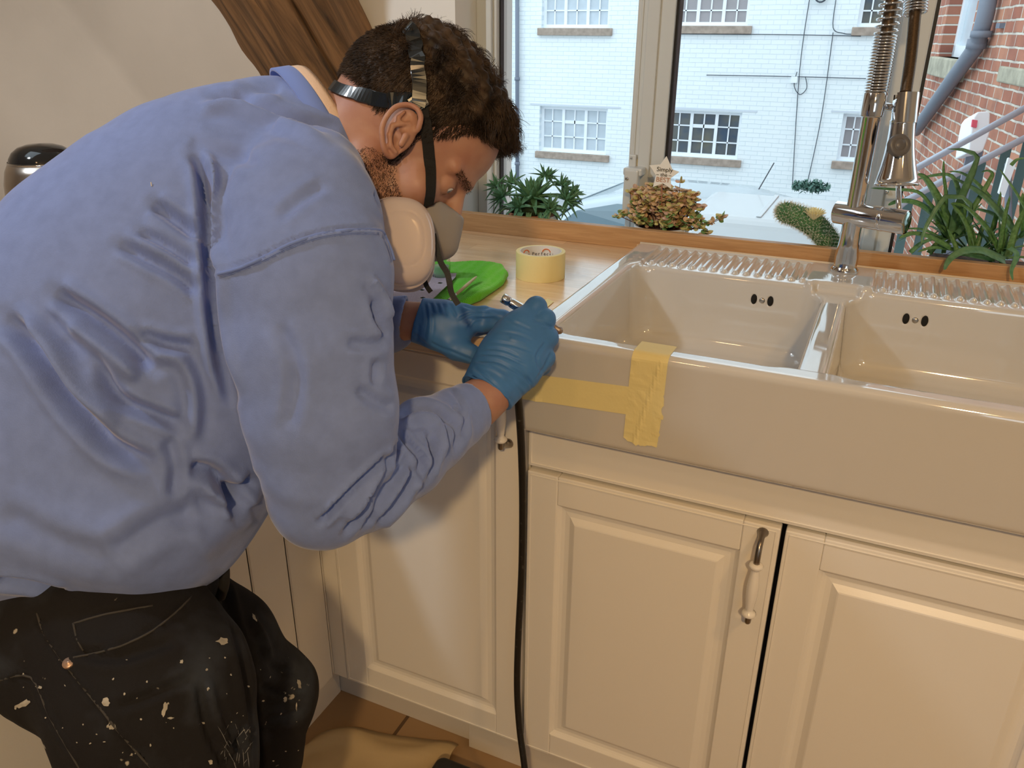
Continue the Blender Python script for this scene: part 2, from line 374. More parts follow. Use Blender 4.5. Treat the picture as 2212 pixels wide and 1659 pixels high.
c = on(1916, 414, 1, y0 - .012); mk().lathe([(0, .001), (.003, .001), (.0042, 0), (.0042, -.01)], c, (0, -1, 0), 16).obj('lock', M_chrome, win, smooth=True)

# ---------------------------------------------------------------- worktop, upstand
wt = mk()
ZW = .908
wt.box(-1.10, -.009, -.004, .645, ZW - .042, ZW)
wt.box(-.009, 1.2, .6075, .645, ZW - .042, ZW + .012)
wt.box(.805, 1.2, -.004, .6075, ZW - .042, ZW)
wt.obj('worktop', M_work, bevel=.002, label='oiled wooden block worktop around the white sink', cat='worktop')
mk().box(-1.10, -.433 - .02, -1.7, -.006, ZW - .042, ZW).obj('worktop', M_work, bevel=.002, label='wooden worktop of the left-hand run carrying the kettle, behind the bending man', cat='worktop')
us = mk(); y = lambda x: .610 + .012 * (x + .43)
us.add([(-1.1, y(-1.1), ZW), (1.2, y(1.2), ZW), (1.2, y(1.2) + .020, ZW), (-1.1, y(-1.1) + .020, ZW), (-1.1, y(-1.1), .949), (1.2, y(1.2), .949), (1.2, y(1.2) + .020, .949), (-1.1, y(-1.1) + .020, .949)],
       [(0, 1, 5, 4), (2, 3, 7, 6), (4, 5, 6, 7), (0, 3, 2, 1), (1, 2, 6, 5), (0, 4, 7, 3)])
us.obj('upstand', M_oak, bevel=.0012, label='narrow oak upstand board along the back of the worktop under the window', cat='upstand')

# ---------------------------------------------------------------- cabinets
def door(name, parent, x0, x1, z0, z1, yf=.023, fw=.052, th=.02):
    m = mk()
    e = .0035
    # stiles full height, rails between them set 0.6 mm back
    def slab(a, b, c, d, y):
        m.box(a, b, y, yf + th, c, d)
    slab(x0, x0 + fw, z0, z1, yf); slab(x1 - fw, x1, z0, z1, yf)
    slab(x0 + fw, x1 - fw, z0, z0 + fw, yf + .0008); slab(x0 + fw, x1 - fw, z1 - fw, z1, yf + .0008)
    o = m.obj(name, M_cab, parent, bevel=.0022, seg=3)
    q = mk(); a, b, c, d = x0 + fw, x1 - fw, z0 + fw, z1 - fw
    prof = [(-.001, yf + .0015), (.003, yf + .006), (.006, yf + .0085), (.012, yf + .0095), (.020, yf + .0085), (.029, yf + .0025), (.031, yf + .0018)]
    rings = [[(a + i, yy, c + i), (b - i, yy, c + i), (b - i, yy, d - i), (a + i, yy, d - i)] for i, yy in prof]
    vs = [p for r in rings for p in r]; fs = [(4 * k + j, 4 * k + (j + 1) % 4, 4 * k + 4 + (j + 1) % 4, 4 * k + 4 + j) for k in range(len(rings) - 1) for j in range(4)]
    n = len(vs) - 4; fs.append((n, n + 1, n + 2, n + 3)); q.add(vs, fs); q.obj('raised_panel', M_cab, o)
    bd = mk()                                        # thin bead round the outer edge
    for A, B in (((x0 + .006, z0 + .006), (x1 - .006, z0 + .006)), ((x0 + .006, z1 - .006), (x1 - .006, z1 - .006)), ((x0 + .006, z0 + .006), (x0 + .006, z1 - .006)), ((x1 - .006, z0 + .006), (x1 - .006, z1 - .006))):
        bd.tube([(A[0], yf - .0001, A[1]), (B[0], yf - .0001, B[1])], .0011, 6)
    bd.obj('edge_bead', M_cab, o)
    return o
M_pewter = mat('pewter', (.30, .27, .24), .28, metal=1)
def handle(parent, x, z1, z0, yf=.023, label=None):
    m = mk(); m.cur = 0; yb = yf - .030
    L = z1 - z0; zt, zb = z1 - .034, z0 + .012
    pr = []
    for s in np.linspace(0, 1, 25):
        r = .0052 + .0033 * math.sin(math.pi * s) ** 1.2
        pr.append((r, zb + .010 + (zt - zb - .020) * s))
    pr = [(.004, zb), (.0085, zb + .001), (.0105, zb + .004), (.0085, zb + .008)] + pr + [(.0085, zt - .008), (.0105, zt - .004), (.0085, zt - .001), (.004, zt)]
    m.lathe(pr, (x, yb, 0), (0, 0, 1), 24, True)
    m.cur = 1
    for s, zz in ((1, zt), (-1, zb)):
        ze = z1 if s > 0 else z0 - .004
        m.tube(smooth_path([(x, yb, zz - s * .002), (x, yb, zz + s * .010), (x, yb + .006, ze - s * .008), (x, yf - .010, ze - s * .001), (x, yf - .001, ze)], 5), [.0046] * 10 + [.0044] * 5 + [.0050, .0054, .0062, .0074, .0080, .0084], 14)
    return m.obj('handle', [M_ceram, M_pewter], parent, smooth=True, label='white ceramic bow handle with pewter ends')

sc = empty('sink_cabinet', label='white panelled double-door base cabinet under the butler sink', cat='cabinet')
m = mk(); m.box(.0, .018, .045, .58, .085, .862); m.box(.782, .80, .045, .58, .085, .862); m.box(.0, .80, .045, .58, .085, .103); m.box(.018, .782, .56, .58, .103, .75); m.obj('body', M_cab, sc)
m = mk(); m.box(.001, .799, .028, .05, .690, .775); m.obj('top_rail', M_cab, sc, bevel=.002)
m = mk()
for A, B in (((.006, .696), (.794, .696)), ((.006, .694), (.006, .765))): m.tube([(A[0], .0275, A[1]), (B[0], .0275, B[1])], .0012, 6)
m.obj('edge_bead', M_cab, sc)
d1 = door('door', sc, .002, .3925, .087, .683); handle(d1, .369, .672, .533)
d2 = door('door', sc, .3990, .798, .087, .683)
rc_ = empty('base_cabinet', label='white panelled base cabinet right of the sink', cat='cabinet')
m = mk(); m.box(.802, 1.2, .045, .58, .085, .864); m.obj('body', M_cab, rc_)
door('door', rc_, .803, 1.198, .087, .857)
lc = empty('corner_cabinet', label='white base cabinet with one tall panelled door left of the sink', cat='cabinet')
m = mk(); m.box(-.45, -.002, .045, .58, .085, .864); m.obj('body', M_cab, lc)
m = mk(); m.box(-.4335, -.401, .026, .046, .085, .864); m.obj('filler_strip', M_cab, lc, bevel=.001)
d3 = door('door', lc, -.3985, -.0035, .087, .857); handle(d3, -.031, .868, .729)
# plinth and toe boards
M_pl = mat('plinth_paint', (.72, .68, .62), .4)
mk().box(-.462, -.127, .062, .078, 0, .084).obj('plinth', M_pl, bevel=.001, label='white plinth board under the corner cabinet', cat='plinth')
mk().box(-.127, 1.2, .046, .062, 0, .084).obj('plinth', M_pl, bevel=.001, label='white plinth board under the sink cabinet, set a little forward', cat='plinth')
# left run clad in tongue and groove
lr = empty('panelled_cabinet_end', label='white tongue-and-groove panel closing the left-hand run behind the man\'s legs', cat='panel')
m = mk(); z0, z1 = .086, .866; yy = .044; 
edges = np.arange(.022, -1.7, -.092)
for i in range(len(edges) - 1):
    a, b = edges[i], edges[i + 1]
    m.add([(-.4345, a, z0), (-.4345, a - .001, z0), (-.4325, a - .004, z0), (-.4325, b + .004, z0), (-.4345, b + .001, z0), (-.4345, b, z0), (-.4345, a, z1), (-.4345, a - .001, z1), (-.4325, a - .004, z1), (-.4325, b + .004, z1), (-.4345, b + .001, z1), (-.4345, b, z1)],
          [(j, j + 1, j + 7, j + 6) for j in range(5)])
m.box(-.45, -.4345, -1.7, .044, z0, z1); m.obj('boarding', M_cab, lr)
mk().box(-1.05, -.4505, -1.7, .06, .0, .866).obj('body', M_cab, lr)
mk().box(-.468, -.452, -1.7, .06, 0, .084).obj('plinth', M_pl, bevel=.001, label='white plinth board under the tongue-and-groove panel', cat='plinth')

# ---------------------------------------------------------------- sink
ZR = .926
def sink_sdf(p):
    q = p.copy()
    d = sd_box(p, (-.005, -.012, .769), (.798, .606, ZR), .011)
    d = smin(d, sd_box(p, (.03, .035, .745), (.77, .50, .80), .01), .006)
    tr = np.minimum(sd_box(p, (.046, .462, .9195), (.343, .594, .96), .004), sd_box(p, (.455, .462, .9195), (.752, .594, .96), .004))
    d = smax(d, -tr, .004)
    # the draining area slopes off into the bowls
    fr = np.minimum(sd_box(p, (.046, .430, .9185), (.343, .475, .96), .004), sd_box(p, (.455, .430, .9185), (.752, .475, .96), .004))
    d = smax(d, -fr, .004)
    x = q[:, 0]; taper = (ZR - q[:, 2]) * .07
    def bowl(xa, xb):
        c = arr([(xa + xb) / 2, .241, .90]); h = arr([(xb - xa) / 2, .217, .122])
        k = np.abs(q - c); k[:, 0] += taper; k[:, 1] += taper
        rr = .040; hx = h - rr; kk = k - hx; kk[:, 2] = k[:, 2] - (h[2] - .03)
        xy = np.linalg.norm(np.maximum(kk[:, :2], 0), axis=1) + np.minimum(np.maximum(kk[:, 0], kk[:, 1]), 0) - rr
        zz = k[:, 2] - h[2]
        return smax(xy, zz, .03)
    b = np.minimum(bowl(.033, .378), bowl(.415, .765))
    d = smax(d, -b, .012)
    # lower divider between the bowls
    dv = sd_box(p, (.36, .030, .906), (.433, .465, .97), .006); d = smax(d, -dv, .010)
    # raised drainer ribs
    rib = None
    P_ = .01975
    for base in (.0605, .4700):
        xi = (p[:, 0] - base) / P_; n = np.clip(np.round(xi), 0, 14); dx = p[:, 0] - (base + n * P_)
        y = np.clip(p[:, 1], .474, .586); r = np.sqrt(dx ** 2 + (p[:, 1] - y) ** 2 + ((p[:, 2] - .9205) * 1.0) ** 2) - .0053
        rib = r if rib is None else np.minimum(rib, r)
    d = smin(d, rib, .003)
    for cx in (.275, .528):                         # overflow slots
        for sx in (-.0145, .0145):
            d = smax(d, -sd_cap(p, (cx + sx, .43, .8805), (cx + sx, .48, .8805), .0045, sc=((0, 0, 1), 1.9)), .0015)
    return d
V, T, Q = sdf_arrays(sink_sdf, (-.012, -.02, .735), (.806, .632, .94), .0026, margin=1.6)
M_sink = mat('glazed_fireclay', (.62, .605, .58), .06, spec=.6, coat=1); M_sink.node_tree.nodes['Principled BSDF'].inputs['Coat IOR'].default_value = 1.95
sk = np_mesh('sink', V, Q, M_sink); tag(sk, 'large white double-bowl butler sink with ribbed drainer ledge', 'sink')
for cx in (.275, .528):
    for sx in (-.0145, .0145): mk().sphere((cx + sx, .4565, .8805), .0056, 10, (1, .8, 1.75)).obj('overflow_slot_shade', M_dark, sk, smooth=True)  # black ellipsoids paint the shade inside the carved slots
for cx in (.275, .528):
    yb = .458 - (ZR - .8805) * .07
    mk().lathe([(0, .0022), (.003, .0022), (.0048, .0012), (.0052, 0), (.0052, -.004)], (cx, yb, .880), (0, -1, 0), 24).obj('overflow_screw', mat('steel_screw', (.5, .48, .45), .3, metal=1), sk, smooth=True)
# clear sealant bead behind the sink
mk().tube([(.0, .605, ZR - .003), (.79, .605, ZR - .003)], .004, 10).obj('sealant_bead', mat('sealant', (.75, .6, .42), .4), sk, smooth=True)
# ---------------------------------------------------------------- outside
def brick_mat(name, c1, c2, mortar, bw=.225, bh=.075, ms=.006, bump=1.0, rough=.85, noise=.0, dirt=None):
    m = mat(name, c1, rough); N = m.node_tree.nodes; b = N['Principled BSDF']; tc = N['Texture Coordinate']
    sp = node(m, 'ShaderNodeSeparateXYZ'); cb = node(m, 'ShaderNodeCombineXYZ'); link(m, tc.outputs['Object'], sp.inputs[0]); link(m, sp.outputs[0], cb.inputs[0]); link(m, sp.outputs[2], cb.inputs[1])
    nz = node(m, 'ShaderNodeTexNoise'); nz.inputs['Scale'].default_value = 9; link(m, cb.outputs[0], nz.inputs[0])
    vm = node(m, 'ShaderNodeVectorMath'); vm.operation = 'SCALE'; vm.inputs[3].default_value = .012; link(m, nz.outputs[1], vm.inputs[0])
    va = node(m, 'ShaderNodeVectorMath'); va.operation = 'ADD'; link(m, cb.outputs[0], va.inputs[0]); link(m, vm.outputs[0], va.inputs[1])
    bt = node(m, 'ShaderNodeTexBrick'); link(m, va.outputs[0], bt.inputs[0]); bt.inputs['Scale'].default_value = 1
    for k, v in (('Brick Width', bw), ('Row Height', bh), ('Mortar Size', ms), ('Mortar Smooth', .25), ('Bias', 0)): bt.inputs[k].default_value = v
    bt.inputs['Color1'].default_value = c1 + (1,); bt.inputs['Color2'].default_value = c2 + (1,); bt.inputs['Mortar'].default_value = mortar + (1,)
    out = bt.outputs[0]
    if dirt:
        n2 = node(m, 'ShaderNodeTexNoise'); n2.inputs['Scale'].default_value = dirt[1]; n2.inputs['Detail'].default_value = 7; link(m, cb.outputs[0], n2.inputs[0])
        cr = node(m, 'ShaderNodeValToRGB'); cr.color_ramp.elements[0].position = .4; cr.color_ramp.elements[1].position = .7; link(m, n2.outputs[0], cr.inputs[0])
        mx = node(m, 'ShaderNodeMix'); mx.data_type = 'RGBA'; link(m, cr.outputs[0], mx.inputs[0]); link(m, out, mx.inputs[6]); mx.inputs[7].default_value = dirt[0] + (1,)
        mf = node(m, 'ShaderNodeMath'); mf.operation = 'MULTIPLY'; mf.inputs[1].default_value = dirt[2]; link(m, cr.outputs[0], mf.inputs[0]); link(m, mf.outputs[0], mx.inputs[0]); out = mx.outputs[2]
    link(m, out, b.inputs['Base Color'])
    bp = node(m, 'ShaderNodeBump'); bp.inputs['Strength'].default_value = bump; bp.inputs['Distance'].default_value = .01; bp.invert = True; link(m, bt.outputs[1], bp.inputs['Height']); link(m, bp.outputs[0], b.inputs['Normal'])
    return m
M_wbrick = brick_mat('whitewashed_brick', (.84, .88, .90), (.81, .86, .88), (.70, .77, .82), bump=.7, ms=.004)
M_rbrick = brick_mat('weathered_red_brick', (.38, .13, .08), (.56, .25, .15), (.70, .63, .54), ms=.0075, bump=.8, dirt=((.22, .08, .06), 6, .6))
M_sill = mat('brick_sill', (.42, .33, .27), .9, noise=.3, nscale=12)
M_stone = mat('sandstone', (.50, .45, .34), .9, noise=.35, nscale=10, bump=.6, bscale=40, bdist=.01)
M_wframe = mat('white_window_paint', (.85, .88, .92), .5)
M_panepale = mat('net_curtained_glass', (.56, .62, .68), .25, noise=.12, nscale=5)
M_panegrey = mat('blind_behind_glass', (.36, .33, .34), .3, noise=.1, nscale=4)
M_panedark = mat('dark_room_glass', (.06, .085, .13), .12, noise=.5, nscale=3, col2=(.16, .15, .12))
M_grey = mat('grey_downpipe', (.17, .19, .24), .5)
M_cable = mat('cable', (.06, .07, .09), .6)
M_tarmac = mat('wet_tarmac', (.40, .42, .43), .6, noise=.15, nscale=4)
YF = 14.0
ZG = -1.62
mk().box(-30, 30, 1.6, 30, ZG - .1, ZG).obj('ground', M_tarmac, kind='structure')

def wall_holes(x0, x1, z0, z1, holes, y, th, m):
    xs = sorted({x0, x1} | {h[0] for h in holes} | {h[1] for h in holes}); zs = sorted({z0, z1} | {h[2] for h in holes} | {h[3] for h in holes})
    for i in range(len(xs) - 1):
        for j in range(len(zs) - 1):
            cx, cz = (xs[i] + xs[i + 1]) / 2, (zs[j] + zs[j + 1]) / 2
            if any(h[0] < cx < h[1] and h[2] < cz < h[3] for h in holes): continue
            a, b, c, d = xs[i], xs[i + 1], zs[j], zs[j + 1]
            m.add([(a, y, c), (b, y, c), (b, y, d), (a, y, d)], [(0, 1, 2, 3)])
    for a, b, c, d in holes:
        m.add([(a, y, c), (b, y, c), (b, y, d), (a, y, d), (a, y + th, c), (b, y + th, c), (b, y + th, d), (a, y + th, d)], [(0, 4, 5, 1), (1, 5, 6, 2), (2, 6, 7, 3), (3, 7, 4, 0)])
wb = empty('white_house', label='white-painted brick house with small-paned windows across the street', cat='house')
def F(u, v): return on(u, v, 1, YF)
# (u0,v0,u1,v1, material, casements, rows)
wins = [((1166, 232), (1306, 330), M_panepale, 'p', 3), ((1172, -55), (1312, 60), M_panepale, 'p', 3), ((1440, 240), (1590, 340), M_panedark, 'd', 3), ((1457, -45), (1612, 55), M_panegrey, 'd', 3),
        ((1822, 248), (1960, 352), M_panegrey, 'd', 3), ((1868, -50), (2010, 58), M_panedark, 'd', 3)]
holes = []; wi = []
for (a, b, mm, k, nc) in wins:
    A, B = F(*a), F(*b); 
    A2 = F(a[0], b[1])
    holes.append((A[0], B[0] + .02, (B[2] + A2[2]) / 2, (A[2] + F(b[0], a[1])[2]) / 2)); wi.append((mm, nc))
m = mk(); wall_holes(-20, 9, ZG, 7.5, holes, YF, .18, m); m.obj('wall', M_wbrick, wb, fixn=False)
for (x0, x1, z0, z1), (mm, nc) in zip(holes, wi):
    fr = mk(); y = YF + .10; t = .055
    fr.box(x0, x1, y, y + .07, z0, z0 + t); fr.box(x0, x1, y, y + .07, z1 - t, z1); 
    for i in range(nc + 1):
        x = x0 + (x1 - x0) * i / nc; w = t if i in (0, nc) else t * .5
        fr.box(max(x0, x - w), min(x1, x + w), y, y + .07, z0 + t, z1 - t)
    for i in range(nc):
        a = x0 + (x1 - x0) * i / nc; b = x0 + (x1 - x0) * (i + 1) / nc
        fr.box((a + b) / 2 - .011, (a + b) / 2 + .011, y + .01, y + .06, z0 + t, z1 - t)
        for r in (1, 2):
            z = z0 + (z1 - z0) * r / 3; hh = .03 if (r == 2 and i == 1) else .011
            fr.box(a, b, y + .01, y + .06, z - hh, z + hh)
    f = fr.obj('window', M_wframe, wb)
    mk().box(x0 + .02, x1 - .02, y + .035, y + .04, z0 + .02, z1 - .02).obj('pane', mm, f)
    s = mk(); s.box(x0 - .06, x1 + .08, YF - .07, YF + .10, z0 - .13, z0 - .005); s.obj('sill', M_sill, wb, bevel=.01)
    s = mk(); s.box(x0 - .2, x1 + .25, YF - .008, YF + .01, z1 + .015, z1 + .045); s.obj('lintel_line', mat('lintel', (.62, .66, .72), .8), wb)
m = mk(); m.tube([F(1121, -60) - [0, .08, 0], F(1121, 395) - [0, .08, 0]], .038, 12)
for v in (170, 352): m.tube([F(1121, v) - [0, .08, -.03], F(1121, v) - [0, .08, .03]], .052, 12)
m.obj('drainpipe', M_grey, wb, smooth=True)
for pts in ([(1527, 162), (1700, 165), (1880, 170)], [(1752, -20), (1728, 150), (1712, 400)], [(1806, 0), (1800, 60), (1822, 72), (1845, 74), (1900, 76)], [(1800, 70), (1775, 250), (1745, 392)], [(1722, 155), (1716, 185), (1728, 204), (1743, 190), (1740, 165)], [(1455, 73), (1700, 75), (1860, 78)]):
    mk().tube(smooth_path([F(*p) - [0, .03, 0] for p in pts], 5), .0065, 6).obj('cable', M_cable, wb, smooth=True)
mk().box(*[x for pr in zip(F(1716, 172) - .05, F(1716, 172) + .05) for x in pr]).obj('junction_box', M_wframe, wb)
tc_ = F(1775, -10); m = mk(); 
for k in range(3): m.tube([tc_ + [math.cos(a) * .09, -.05 - k * .02, math.sin(a) * .10] for a in np.linspace(0, 6.28, 20)], .012, 6)
m.obj('cable_coil', M_cable, wb, smooth=True)

# red brick building running away on the right
az = math.radians(7.3); Dv = np.array([-math.sin(az), math.cos(az), 0]); Nv = np.array([-math.cos(az), -math.sin(az), 0])
Bo = np.array([*P(2190, 100, 4.7)[:2], 0]); rb = empty('red_brick_building', label='weathered red brick building at the right, running away from the window', cat='building')
mat_rb = Matrix(((Dv[0], -Nv[0], 0, Bo[0]), (Dv[1], -Nv[1], 0, Bo[1]), (0, 0, 1, 0), (0, 0, 0, 1)))
rb.matrix_world = mat_rb
Mi = np.linalg.inv(np.array(mat_rb))
def onB(u, v, off=0):                                # point of the brick wall plane (world), off toward the viewer
    r = ray(u, v); p0 = Bo + Nv * off; t = (p0 - CAMP) @ Nv / (r @ Nv); return CAMP + r * t
def toL(p): return (Mi @ np.append(p, 1))[:3]
xl1 = toL(onB(1984, 120))[0]
Wl = toL(onB(2032, 128)); Wr = toL(onB(2085, 128))
hl = [(toL(onB(2100, 60))[0], toL(onB(2040, 60))[0], toL(onB(2050, 125))[2], 3.4)]
m = mk(); wall_holes(-3.2, xl1, ZG, 5, hl, 0, .22, m)
m.add([(xl1, 0, ZG), (xl1, 4, ZG), (xl1, 4, 5), (xl1, 0, 5)], [(0, 1, 2, 3)]); m.obj('wall', M_rbrick, rb, fixn=False)
x0, x1, z0, z1 = hl[0]
f = mk(); 
f.box(x0, x0 + .09, .05, .16, z0, z1); f.box(x1 - .09, x1, .10, .16, z0, z1); f.box(x0, x1, .10, .16, z0, z0 + .09); f = f.obj('window', M_wframe, rb)
mk().box(x0, x1, .13, .14, z0, z1).obj('pane', M_panepale, f)
s = mk(); s.box(x0 - .10, x1 + .12, -.05, .18, z0 - .15, z0); s.obj('sill', M_stone, rb, bevel=.012)
a = toL(onB(2163, 142)); b = toL(onB(2212, 180)); s = mk(); s.box(b[0] - .5, a[0], -.012, .1, b[2] - .02, a[2]); s.obj('stone_block', M_stone, rb, bevel=.01)
pth = [toL(onB(u, v, .07)) for u, v in ((2145, -60), (2129, 30), (2110, 95), (2096, 118), (2040, 195), (1978, 282))]
m = mk(); m.tube(smooth_path(pth, 4), .052, 14); m.tube([pth[1] + [0, 0, -.10], pth[1] + [0, 0, -.14]], .064, 14); m.tube([pth[2] + [0, 0, .03], pth[2] - [0, 0, .03]], .062, 14)
m.obj('drainpipe', mat('grey_soil_pipe', (.20, .22, .27), .45), rb, smooth=True)
m = mk(); q = toL(onB(2137, 50, .07)); m.box(q[0] - .10, q[0], -.03, .02, q[2] - .03, q[2]); m.obj('pipe_bracket', M_grey, rb)
a = toL(onB(1996, 86, .02)); b = toL(onB(1981, 143, .02)); m = mk(); m.box(a[0], b[0] - .02, -.06, -.01, b[2], a[2]); m.obj('red_sign', mat('red_paint', (.62, .05, .07), .5), rb)
a = toL(onB(2008, -40, .02)); b = toL(onB(1977, 215, .02)); mk().tube([a, b], .008, 6).obj('cable', M_cable, rb)

# white wall box with a red panel, fixed to the brick wall
bxp = P(2118, 285, 4.0); e = empty('wall_charger', label='white rounded outdoor box with a red square, on a dark post before the brick wall', cat='utility box')
def prism_px(name, pts, d, th, mt, parent, bevel=.004):
    f0 = [P(u, v, d) for u, v in pts]; back = [p + FWD * th for p in f0]; n = len(f0); m = mk()
    m.add(f0 + back, [tuple(range(n)), tuple(range(2 * n - 1, n - 1, -1))] + [(i, (i + 1) % n, n + (i + 1) % n, n + i) for i in range(n)])
    return m.obj(name, mt, parent, bevel=bevel, seg=3)
prism_px('casing', [(2091, 330), (2097, 285), (2104, 252), (2112, 241), (2136, 239), (2140, 245), (2138, 290), (2124, 327)], 4.0, .12, M_wframe, e, .01)
prism_px('red_panel', [(2099, 273), (2101, 258), (2112, 260), (2110, 275)], 3.992, .008, mat('pinkish_red', (.75, .12, .18), .5), e, 0)
g_ = P(2112, 300, 4.06); mk().box(g_[0] - .035, g_[0] + .035, g_[1] - .03, g_[1] + .03, ZG, g_[2]).obj('post', M_grey, e)
e = empty('notice_board', label='small white notice fixed to the dark railing bars at far right', cat='sign')
prism_px('board', [(2158, 415), (2179, 340), (2196, 350), (2170, 425)], 2.9, .01, M_wframe, e, 0)
mk().tube([P(2178, 352, 2.915), P(2178, 700, 3.05)], .012, 8).obj('post', M_grey, e)
def text3(name, body, loc, size, rx, uy, mt, parent, extr=.0003):
    c = bpy.data.curves.new(name, 'FONT'); c.body = body; c.size = size; c.extrude = extr; c.align_x = 'CENTER'; c.align_y = 'CENTER'
    o = bpy.data.objects.new(name, c); COL.objects.link(o); rx = nrm(rx); uy = nrm(arr(uy) - rx * rx.dot(uy)); nz = np.cross(rx, uy)
    o.matrix_world = Matrix(((rx[0], uy[0], nz[0], loc[0]), (rx[1], uy[1], nz[1], loc[1]), (rx[2], uy[2], nz[2], loc[2]), (0, 0, 0, 1)))
    c.materials.append(mt)
    bpy.context.view_layer.update(); me = bpy.data.meshes.new_from_object(o); M = o.matrix_world.copy(); bpy.data.objects.remove(o); o = bpy.data.objects.new(name, me); COL.objects.link(o); o.matrix_world = M
    if parent is not None: o.parent = parent
    return o

# railings with dark green bars
M_rail = mat('galvanised_rail', (.42, .46, .54), .35, metal=.3)
M_bars = mat('dark_green_bars', (.055, .10, .10), .5)
rl = empty('stair_railing', label='grey sloping handrail with dark green bars outside, before the brick wall', cat='railing')
for p in ([(1850, 435), (1955, 377), (2090, 302), (2300, 186)], [(1700, 640), (1960, 432), (2100, 357), (2350, 228)]):
    mk().tube([P(u, v, 3.3) for u, v in p], .0135, 12).obj('rail', M_rail, rl, smooth=True)
for u, v in ((1965, 425), (2010, 405), (2066, 375), (2120, 350), (2175, 320), (2225, 290), (2270, 260)):
    A = P(u, v, 3.32); mk().box(A[0] - .018, A[0] + .018, A[1] - .004, A[1] + .004, ZG, A[2]).obj('bar', M_bars, rl)

# vehicles
M_van = mat('white_van_paint', (.60, .635, .655), .35, coat=.3)
M_silver = mat('silver_car_paint', (.50, .56, .60), .25, metal=.2, coat=.5)
M_cglass = mat('car_glass', (.20, .27, .31), .08, spec=.6)
def carbody(name, L, Wd, H, M, label, loc, rz, roofh=.5, van=False):
    e = empty(name, label=label, cat='van' if van else 'car'); e.location = loc; e.rotation_euler = (0, 0, rz)
    # side profile (x along, z up)
    if van: prof = [(-L / 2, .35), (-L / 2, H * .97), (-L / 2 + .06, H), (L / 2 - 1.25, H), (L / 2 - .75, H * .55), (L / 2 - .05, H * .45), (L / 2, .35)]
    else: prof = [(-L / 2, .3), (-L / 2 + .02, .75), (-L / 2 + .25, .86), (-L * .30, H * .93), (-L * .18, H), (L * .06, H), (L * .17, H * .93), (L * .29, .92), (L / 2 - .1, .72), (L / 2, .5), (L / 2, .3)]
    secs = [(-1, .0), (-.94, .5), (-.80, .9), (-.5, 1), (0, 1.015), (.5, 1), (.80, .9), (.94, .5), (1, .0)]
    G = []
    for s, k in secs:
        row = []
        for x, z in prof:
            y = s * Wd / 2; zz = z if z < .9 else .9 + (z - .9) * (1 if abs(s) < .85 else (.9 if abs(s) < .97 else 0)); 
            yy = y * (1 - .14 * max(0, (zz - .9)) / max(H - .9, .1) * (1 if not van else .25))
            row.append((x, yy, zz if van is False else min(z, H * (1 - .02 * (1 - k)))))
        G.append(row)
    m = mk(); m.grid(G); m.add([G[0][i] for i in range(len(prof))], [tuple(range(len(prof)))]); m.add([G[-1][i] for i in range(len(prof))], [tuple(range(len(prof)))[::-1]])
    m.obj('body', M, e, smooth=True, bevel=.0, subsurf=0)
    for sx in (-1, 1):
        for sy in (-1, 1): mk().lathe([(0, 0), (.2, 0), (.31, .0), (.33, .04), (.33, .18)], (sx * L * .31, sy * (Wd / 2 + .01), .33), (0, -sy, 0), 24).obj('wheel', M_black, e, smooth=True)
    if not van:
        g = mk()
        for x0, z0, x1, z1 in ((L * .172, H * .925, L * .285, .935), (-L * .305, H * .92, -L / 2 + .27, .875)):
            w = Wd / 2 * .80
            n = nrm([abs(z1 - z0), 0, abs(x1 - x0)]) * .012; n[0] *= 1 if x1 > 0 else -1
            g.add([arr((x0, -w, z0)) + n, arr((x0, w, z0)) + n, arr((x1, w * 1.05, z1)) + n, arr((x1, -w * 1.05, z1)) + n], [(0, 1, 2, 3)])
        for sy in (-1, 1):
            g.add([(-L * .28, sy * Wd / 2 * .955, H * .90), (-L * .17, sy * Wd / 2 * .90, H * .95), (L * .06, sy * Wd / 2 * .90, H * .95), (L * .16, sy * Wd / 2 * .955, H * .88), (L * .26, sy * (Wd / 2 + .0), .94), (-L * .36, sy * (Wd / 2 + .0), .92)], [(0, 1, 2, 3, 4, 5)])
        g.obj('windows', M_cglass, e, solid=.01)
    return e
c = P(1440, 410, 8.6)
e = carbody('parked_car', 4.2, 1.72, 1.45, M_silver, 'grey parked car in the street, seen behind the star-decorated plant', (c[0], c[1], ZG), math.radians(176))
mk().tube([P(1638, 402, 8.2), P(1662, 352, 8.4)], .008, 6).obj('aerial', M_cable, e) if False else None
c = P(1215, 520, 5.6)
e2 = carbody('parked_car', 4.1, 1.7, 1.40, mat('pale_blue_paint', (.62, .72, .82), .2, coat=.6), 'pale blue car close under the window, left of the window mullion', (c[0] - 1.5, c[1] + .1, ZG), math.radians(12))
# white van, only its roof and flank in view
e = empty('white_van', label='white van close outside, its flat roof level with the cactus', cat='van')
tl, tr = P(1572, 412, 5.2), P(2040, 436, 5.2)
zt = float(tl[2]); bl = on(1560, 470, 2, zt - .02)
xA, xB = tl[0], tl[0] + .85; yA, yB = on(1580, 468, 2, zt)[1], tl[1]
m = mk()
m.box(xA - .1, xB, yA, yB, ZG + .3, zt); m.obj('body', M_van, e, bevel=.06, seg=4)
for k in range(3): 
    xx = xA + .3 + .5 * k; mk().box(xx, xx + .03, yA + .05, yB - .05, zt, zt + .008).obj('roof_rib', M_van, e, bevel=.004)
for x in (xA + .45, xB - .45): mk().lathe([(0, 0), (.2, 0), (.31, .0), (.33, .04), (.33, .18)], (x, yA - .01, ZG + .33), (0, 1, 0), 24).obj('wheel', M_black, e, smooth=True)
a, b = P(1640, 402, 5.15), P(1672, 352, 5.2)
mk().tube([a - [0, 0, .02], b], .0035, 6).obj('aerial', M_cable, e)
